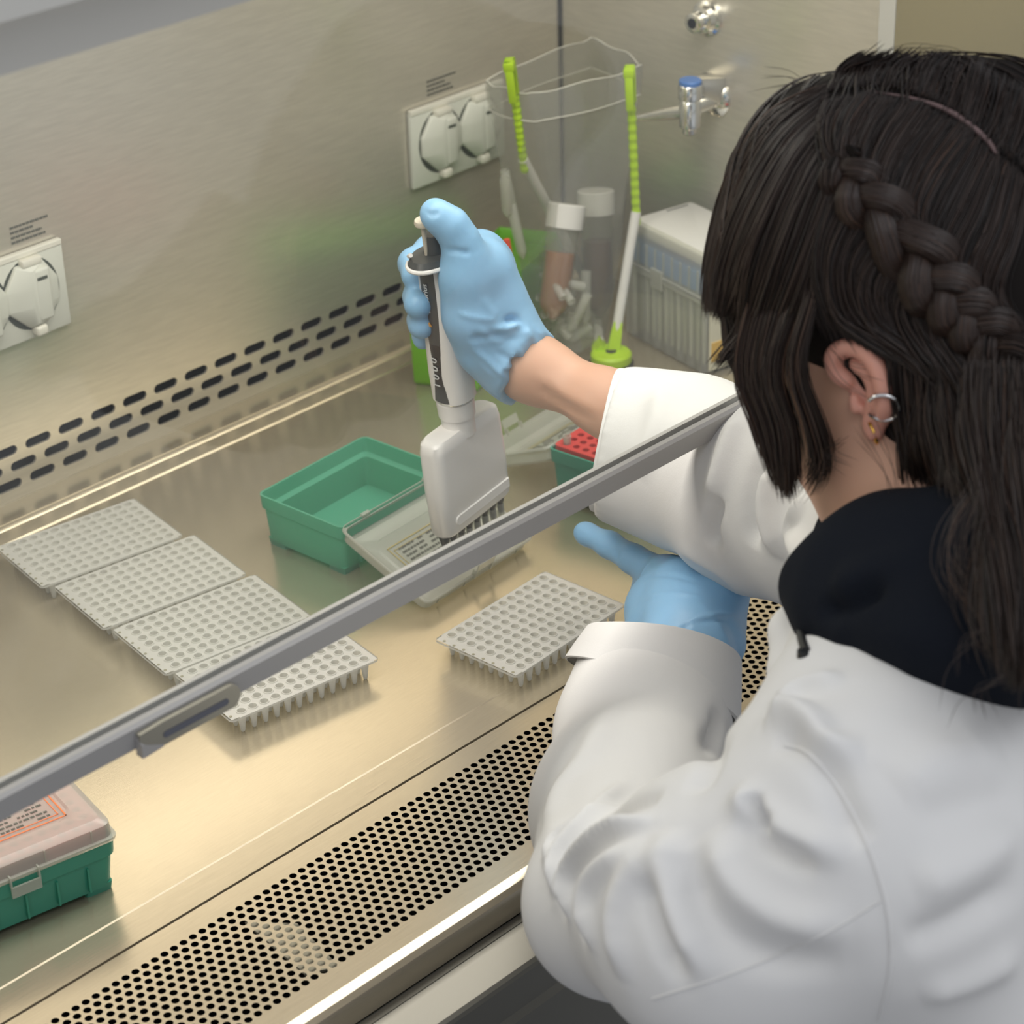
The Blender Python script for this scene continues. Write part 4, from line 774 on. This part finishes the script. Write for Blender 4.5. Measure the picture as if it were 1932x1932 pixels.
# ------------------------------------------------------------------ hair
hm = bpy.data.materials.new('dark_brown_hair'); hm.use_nodes = True; nt = hm.node_tree; b = nt.nodes['Principled BSDF']
at_ = nt.nodes.new('ShaderNodeAttribute'); at_.attribute_name = 'shade'; rp = nt.nodes.new('ShaderNodeValToRGB')
rp.color_ramp.elements[0].color = lin((24, 18, 16)); rp.color_ramp.elements[1].color = lin((118, 84, 62)); e_ = rp.color_ramp.elements.new(.55); e_.color = lin((56, 41, 34))
nt.links.new(at_.outputs['Fac'], rp.inputs[0]); nt.links.new(rp.outputs[0], b.inputs['Base Color']); b.inputs['Roughness'].default_value = .42; b.inputs['Specular IOR Level'].default_value = .45
hb = []
hb += chain(C((1760, 405, 1.285, .078), (1705, 435, 1.280, .079)), k=.015) + chain(C((1605, 360, 1.290, .053), (1640, 450, 1.270, .066), (1700, 560, 1.262, .060)), k=.03)
hb += chain(C((1880, 420, 1.285, .080), (1860, 600, 1.265, .070), (1850, 700, 1.255, .052)), k=.03) + chain(C((1700, 262, 1.345, .040), (1820, 300, 1.345, .043)), k=.01)
hb += chain(C((1700, 640, 1.25, .024), (1735, 760, 1.245, .026), (1765, 870, 1.24, .022)), k=.02)
hb += chain(C((1555, 275, 1.30, .032), (1480, 350, 1.315, .025), (1425, 450, 1.325, .016), (1390, 530, 1.33, .008)), k=.02)
hb += chain(C((1550, 330, 1.275, .038), (1490, 500, 1.275, .030), (1455, 650, 1.275, .018), (1452, 720, 1.275, .010)), k=.02)
hb += chain(C((1875, 760, 1.22, .034), (1905, 920, 1.18, .026), (1930, 1100, 1.14, .020), (1945, 1260, 1.12, .012)), k=.02)
V8, Q8 = sculpt(hb, .0042); V8 = relax(V8, Q8, 2); hair_o = pm('hair', V8, Q8, HAIRB); THh = bvh(V8, Q8); hair_o['label'] = 'long dark brown hair with a side braid'
class Strands:
    def __init__(s): s.P = []; s.sh = []; s.rad = []
    def add(s, pts, shade, r): s.P.append(np.array(pts)); s.sh.append(shade); s.rad.append(r)
    def build(s, name, parent):
        V, F, A = [], [], []; o = 0
        for P, sh, r in zip(s.P, s.sh, s.rad):
            n = len(P); t = np.gradient(P, axis=0); t /= np.maximum(np.linalg.norm(t, axis=1), 1e-9)[:, None]
            a = np.cross(t, np.array(CR @ Vector((0, 0, 1)))); a /= np.maximum(np.linalg.norm(a, axis=1), 1e-9)[:, None]; c = np.cross(t, a)
            taper = np.minimum(1, np.minimum(np.arange(n) * .5 + .4, (n - 1 - np.arange(n)) * .35 + .12))[:, None] * r
            ring_ = np.stack([P + a * taper, P - a * taper * .5 + c * taper * .87, P - a * taper * .5 - c * taper * .87], 1).reshape(-1, 3); V.append(ring_)
            i = np.arange(n - 1)[:, None] * 3 + o; k = np.arange(3)[None]; F.append(np.stack([i + k, i + (k + 1) % 3, i + 3 + (k + 1) % 3, i + 3 + k], -1).reshape(-1, 4)); A.append(np.full(3 * n, sh)); o += 3 * n
        V = np.concatenate(V); F = np.concatenate(F); A = np.concatenate(A); me = bpy.data.meshes.new(name)
        me.vertices.add(len(V)); me.vertices.foreach_set('co', V.astype(np.float32).ravel()); me.loops.add(F.size); me.loops.foreach_set('vertex_index', F.ravel().astype(np.int32)); me.polygons.add(len(F))
        me.polygons.foreach_set('loop_start', np.arange(0, F.size, 4, dtype=np.int32)); me.update(calc_edges=True)
        at = me.attributes.new('shade', 'FLOAT', 'POINT'); at.data.foreach_set('value', A.astype(np.float32)); me.polygons.foreach_set('use_smooth', [True] * len(F))
        return link(name, me, hm, parent)
def resample(pl, n):
    q = np.array(cr(pl, 6)); d = np.r_[0, np.cumsum(np.linalg.norm(np.diff(q, axis=0), axis=1))]; u = np.linspace(0, d[-1], n); return np.stack([np.interp(u, d, q[:, i]) for i in range(q.shape[1])], 1)
def patch(S, guides, count, lift=.0015, spread=.0022, r=.00042, bright=.0, jit=.14, n=16, wave=.0):
    """guides: traced flow lines (x, y[, distance]); strands lie on the hair mass, or in space where a distance is given"""
    G = [resample(g, n) for g in guides]; W = []
    for g in G:
        if g.shape[1] == 3: W.append(np.array([np.array(Pd(*p)) for p in g]))
        else:
            L = [on_surface(THh, x, y, lift, None) if THh.ray_cast(CAM_LOC, ray(x, y).normalized())[0] is not None else None for x, y in g]
            ok = [i for i, p in enumerate(L) if p is not None]
            ds = [np.linalg.norm(L[i] - np.array(CAM_LOC)) for i in ok]; dd = np.interp(range(n), ok, ds); dd = np.convolve(np.r_[dd[:2], dd, dd[-2:]], [.1, .2, .4, .2, .1], 'valid')
            W.append(np.array([np.array(Pd(g[i][0], g[i][1], dd[i])) for i in range(n)]))
    W = np.array(W); m = len(W) - 1
    for _ in range(count):
        u = RNG.uniform(0, m); i = min(int(u), m - 1); f = u - i; f2 = f * f * (3 - 2 * f); clump = math.sin(u * 23.0) * .5 + math.sin(u * 61) * .3
        a, bb = sorted((RNG.uniform(0, jit), RNG.uniform(1 - jit, 1))); P = W[i] * (1 - f2) + W[i + 1] * f2; idx = np.linspace(a * (n - 1), bb * (n - 1), n); P = np.stack([np.interp(idx, np.arange(n), P[:, q]) for q in range(3)], 1)
        off = RNG.normal(0, 1, 3) * spread * .5; drift = RNG.normal(0, 1, 3) * spread; t = np.linspace(0, 1, n)[:, None]
        up = -(P - np.array(CAM_LOC)); up /= np.linalg.norm(up, axis=1)[:, None]
        P = P + off + drift * t + up * (clump * .0014 + RNG.uniform(0, .002)) + wave * np.sin(t * 9 + u * 3) * drift / spread
        sh = np.clip(.22 + .20 * clump + RNG.normal(0, .14) + bright, 0, 1); S.add(P, sh, r * RNG.uniform(.7, 1.3))
S = Strands()
patch(S, [[(1560, 160), (1450, 215), (1375, 340), (1340, 480), (1332, 590)], [(1562, 180), (1470, 260), (1400, 390), (1362, 520), (1352, 600)], [(1570, 215), (1500, 300), (1432, 440), (1392, 560), (1372, 600)]], 1500, bright=.02, jit=.07, spread=.0018)
patch(S, [[(1572, 215), (1500, 300), (1435, 440, ), (1410, 560), (1408, 640)], [(1580, 250), (1520, 350), (1465, 500), (1425, 640), (1420, 700)], [(1590, 300), (1560, 400), (1515, 540), (1470, 660), (1452, 720)]], 900, bright=-.02, jit=.1)
obj_b = S.build('bangs', hair_o)
S = Strands()      # long front locks hanging past the cheek
patch(S, [[(1500, 330, 1.235), (1435, 520, 1.235), (1395, 690, 1.24), (1430, 800, 1.245), (1475, 930, 1.25)], [(1530, 360, 1.225), (1470, 540, 1.225), (1435, 700, 1.23), (1470, 800, 1.235), (1488, 945, 1.245)], [(1560, 380, 1.22), (1505, 560, 1.215), (1462, 700, 1.22), (1490, 810, 1.23), (1496, 925, 1.24)]], 1200, bright=.08, spread=.0022, jit=.10, n=18)
patch(S, [[(1560, 400, 1.215), (1525, 560, 1.205), (1500, 690, 1.21), (1530, 790, 1.22), (1548, 880, 1.23), (1528, 925, 1.235)], [(1565, 430, 1.205), (1535, 570, 1.205), (1505, 690, 1.21), (1538, 800, 1.22), (1552, 870, 1.23), (1510, 930, 1.24)]], 170, bright=.03, spread=.0030, jit=.1, n=18)
patch(S, [[(1400, 580, 1.25), (1388, 630, 1.255), (1345, 695, 1.26)], [(1440, 560, 1.245), (1410, 640, 1.25), (1355, 690, 1.26)]], 90, bright=0, spread=.002)
S.build('front_lock', hair_o)
S = Strands()      # hair combed from the parting to the braid
patch(S, [[(1562, 190), (1545, 240), (1560, 300), (1600, 335)], [(1640, 172), (1600, 230), (1590, 300), (1640, 370)], [(1740, 190), (1680, 280), (1660, 360), (1715, 440)], [(1830, 240), (1760, 340), (1735, 430), (1790, 520)], [(1880, 290), (1840, 400), (1800, 500), (1850, 600)], [(1940, 330), (1915, 450), (1880, 560), (1935, 640)]], 3600, jit=.12, spread=.0020)
S.build('combed_top', hair_o)
S = Strands()      # far side of the parting
patch(S, [[(1565, 175), (1590, 130), (1640, 108)], [(1640, 165), (1660, 128), (1700, 104)], [(1740, 185), (1760, 135), (1790, 108)], [(1820, 228), (1840, 165), (1850, 125)], [(1880, 280), (1905, 220), (1920, 165)], [(1945, 330), (1960, 260), (1970, 200)]], 1300, jit=.1, spread=.0022, bright=.0)
S.build('far_side', hair_o)
S = Strands()      # hair below the braid swept round the ear
patch(S, [[(1590, 320), (1545, 440), (1540, 560), (1565, 640)], [(1620, 360), (1565, 480), (1575, 590), (1650, 645), (1730, 690)], [(1680, 430), (1620, 520), (1640, 605), (1720, 665), (1790, 740)], [(1740, 500), (1700, 575), (1730, 645), (1800, 720)], [(1800, 560), (1790, 640), (1840, 720), (1870, 800)]], 1900, spread=.0020, bright=-.03)
patch(S, [[(1680, 640), (1690, 760), (1715, 880), (1725, 960)], [(1730, 660), (1740, 780), (1760, 880), (1790, 940)], [(1790, 680), (1800, 800), (1820, 900), (1850, 960)]], 700, spread=.003, bright=-.02, wave=.0008)
S.build('nape_hair', hair_o)
S = Strands()      # long hair falling down the back
patch(S, [[(1830, 680, 1.18), (1828, 800, 1.165), (1855, 940, 1.135), (1885, 1100, 1.105), (1905, 1270, 1.085)], [(1870, 680, 1.17), (1868, 820, 1.155), (1895, 980, 1.13), (1915, 1120, 1.10), (1925, 1290, 1.08)], [(1940, 680, 1.16), (1945, 860, 1.145), (1955, 1040, 1.12), (1960, 1180, 1.10), (1960, 1310, 1.075)]], 1700, spread=.0040, bright=.03, wave=.001, n=20)
patch(S, [[(1850, 900, 1.13), (1800, 980, 1.12), (1795, 1060, 1.115), (1850, 1130, 1.105)], [(1880, 1000, 1.12), (1850, 1110, 1.11), (1860, 1210, 1.10), (1900, 1290, 1.09)]], 60, r=.00022, spread=.006, bright=.15)
S.build('long_hair', hair_o)
# Dutch braid: three crossing bundles
path = resample([(1575, 300), (1640, 385), (1700, 440), (1755, 520), (1820, 590), (1880, 650), (1950, 730)], 60)
PW_ = np.array([on_surface(THh, x, y, .004) for x, y in path]); PW_ = np.stack([np.convolve(np.r_[[PW_[0, q]] * 3, PW_[:, q], [PW_[-1, q]] * 3], np.ones(7) / 7, 'valid') for q in range(3)], 1)
tt = np.gradient(PW_, axis=0); tt /= np.linalg.norm(tt, axis=1)[:, None]; vv = -(PW_ - np.array(CAM_LOC)); vv /= np.linalg.norm(vv, axis=1)[:, None]; ss = np.cross(tt, vv); ss /= np.linalg.norm(ss, axis=1)[:, None]
S = Strands(); u = np.linspace(0, 1, 60); amp = .0070 + .0040 * np.sin(np.pi * u) + .0012 * np.sin(17 * u); core = []
for k in range(3):
    th = 2 * np.pi * (2.5 * u + .12 * np.sin(9 * u) + k / 3); Cn = PW_ + ss * (amp * np.sin(th))[:, None] + vv * (-.0030 + .0050 * np.sin(2 * th))[:, None]
    rb = .0052 + .0028 * np.sin(np.pi * u); bm = B(); tube(bm, [Vector(p) for p in Cn], list(rb), 10); core.append(bm)
    tc = np.gradient(Cn, axis=0); tc /= np.linalg.norm(tc, axis=1)[:, None]; a = np.cross(tc, vv); a /= np.linalg.norm(a, axis=1)[:, None]; c = np.cross(a, tc)
    for _ in range(520):
        ph = RNG.uniform(-.2, np.pi + .2); tw = RNG.normal(0, .3); s0 = RNG.integers(0, 34); e0 = min(60, s0 + RNG.integers(14, 26)); sl = slice(s0, e0); w = (ph + tw * np.linspace(0, 1, e0 - s0))[:, None]
        S.add(Cn[sl] + (a[sl] * np.cos(w) + c[sl] * np.sin(w)) * (rb[sl][:, None] * 1.03 + RNG.uniform(0, .0004)), np.clip(.26 + .25 * math.sin(ph * 1.0) * RNG.uniform(.2, 1) + RNG.normal(0, .1), 0, 1), .00045)
br = S.build('braid', hair_o); 
for bm in core: obj('braid_strand', bm, HAIRB, br, 60)
# the far side and back of the head: strands combed down over the hair mass
S = Strands(); N8 = normals(V8, Q8); cand = np.where((N8 @ np.array(ray(1750, 400).normalized()) > -.25) & (V8[:, 2] > .27))[0]
for i in RNG.choice(cand, min(2200, len(cand))):
    p = V8[i].copy(); P = []; g = np.array([-.25, -.45, -1.0]) + RNG.normal(0, .12, 3); lf = RNG.uniform(.0004, .0026)
    for _ in range(14):
        q, nn, _i, _d = THh.find_nearest(Vector(p)); q = np.array(q); nn = np.array(nn); o_n = p - q; nn = nn if nn @ (q - np.array(Pd(1735, 430, 1.285))) > 0 else -nn
        P.append(q + nn * lf); t = g - nn * (g @ nn); t /= max(np.linalg.norm(t), 1e-6); p = q + t * .0062
        if p[2] < .25: break
    if len(P) > 5: S.add(np.array(P), np.clip(.20 + RNG.normal(0, .13), 0, 1), .0006)
S.build('back_hair', hair_o)
# stray hairs
S = Strands()
for g in ([(1540, 165, 1.27), (1490, 150, 1.27), (1430, 158, 1.27)], [(1640, 120, 1.27), (1720, 92, 1.27), (1800, 100, 1.27)], [(1700, 108, 1.26), (1800, 95, 1.26), (1900, 150, 1.26)], [(1850, 140, 1.25), (1910, 170, 1.25), (1935, 200, 1.25)], [(1560, 660, 1.21), (1600, 700, 1.205), (1660, 720, 1.20)], [(1700, 960, 1.2), (1690, 880, 1.2), (1650, 790, 1.205)],
          [(1860, 1200, 1.08), (1800, 1230, 1.08), (1780, 1290, 1.08)], [(1900, 1280, 1.07), (1850, 1310, 1.07), (1860, 1360, 1.07)], [(1590, 830, 1.21), (1560, 860, 1.22), (1600, 890, 1.22)]):
    base = np.array([np.array(Pd(*p)) for p in resample(g, 14)])
    for _ in range(6): S.add(base + RNG.normal(0, .0022, 3) + np.linspace(0, 1, 14)[:, None] * RNG.normal(0, .005, 3), RNG.uniform(.2, .5), .00016)
S.build('stray_hairs', hair_o)['kind'] = 'stuff'
# pale scalp showing along the parting
surf = [(1640, 172), (1730, 188), (1800, 215), (1860, 262), (1880, 290)]
P = [on_surface(THh, x, y, .0012) for x, y in cr(surf, 5)]; bm = B(); tube(bm, [Vector(p) for p in P], [.0004 + .0012 * math.sin(math.pi * min(1, i / len(P)) * .8) for i in range(len(P))], 8); o = obj('parting', bm, mat('scalp', (118, 96, 94), .6), hair_o, 60)
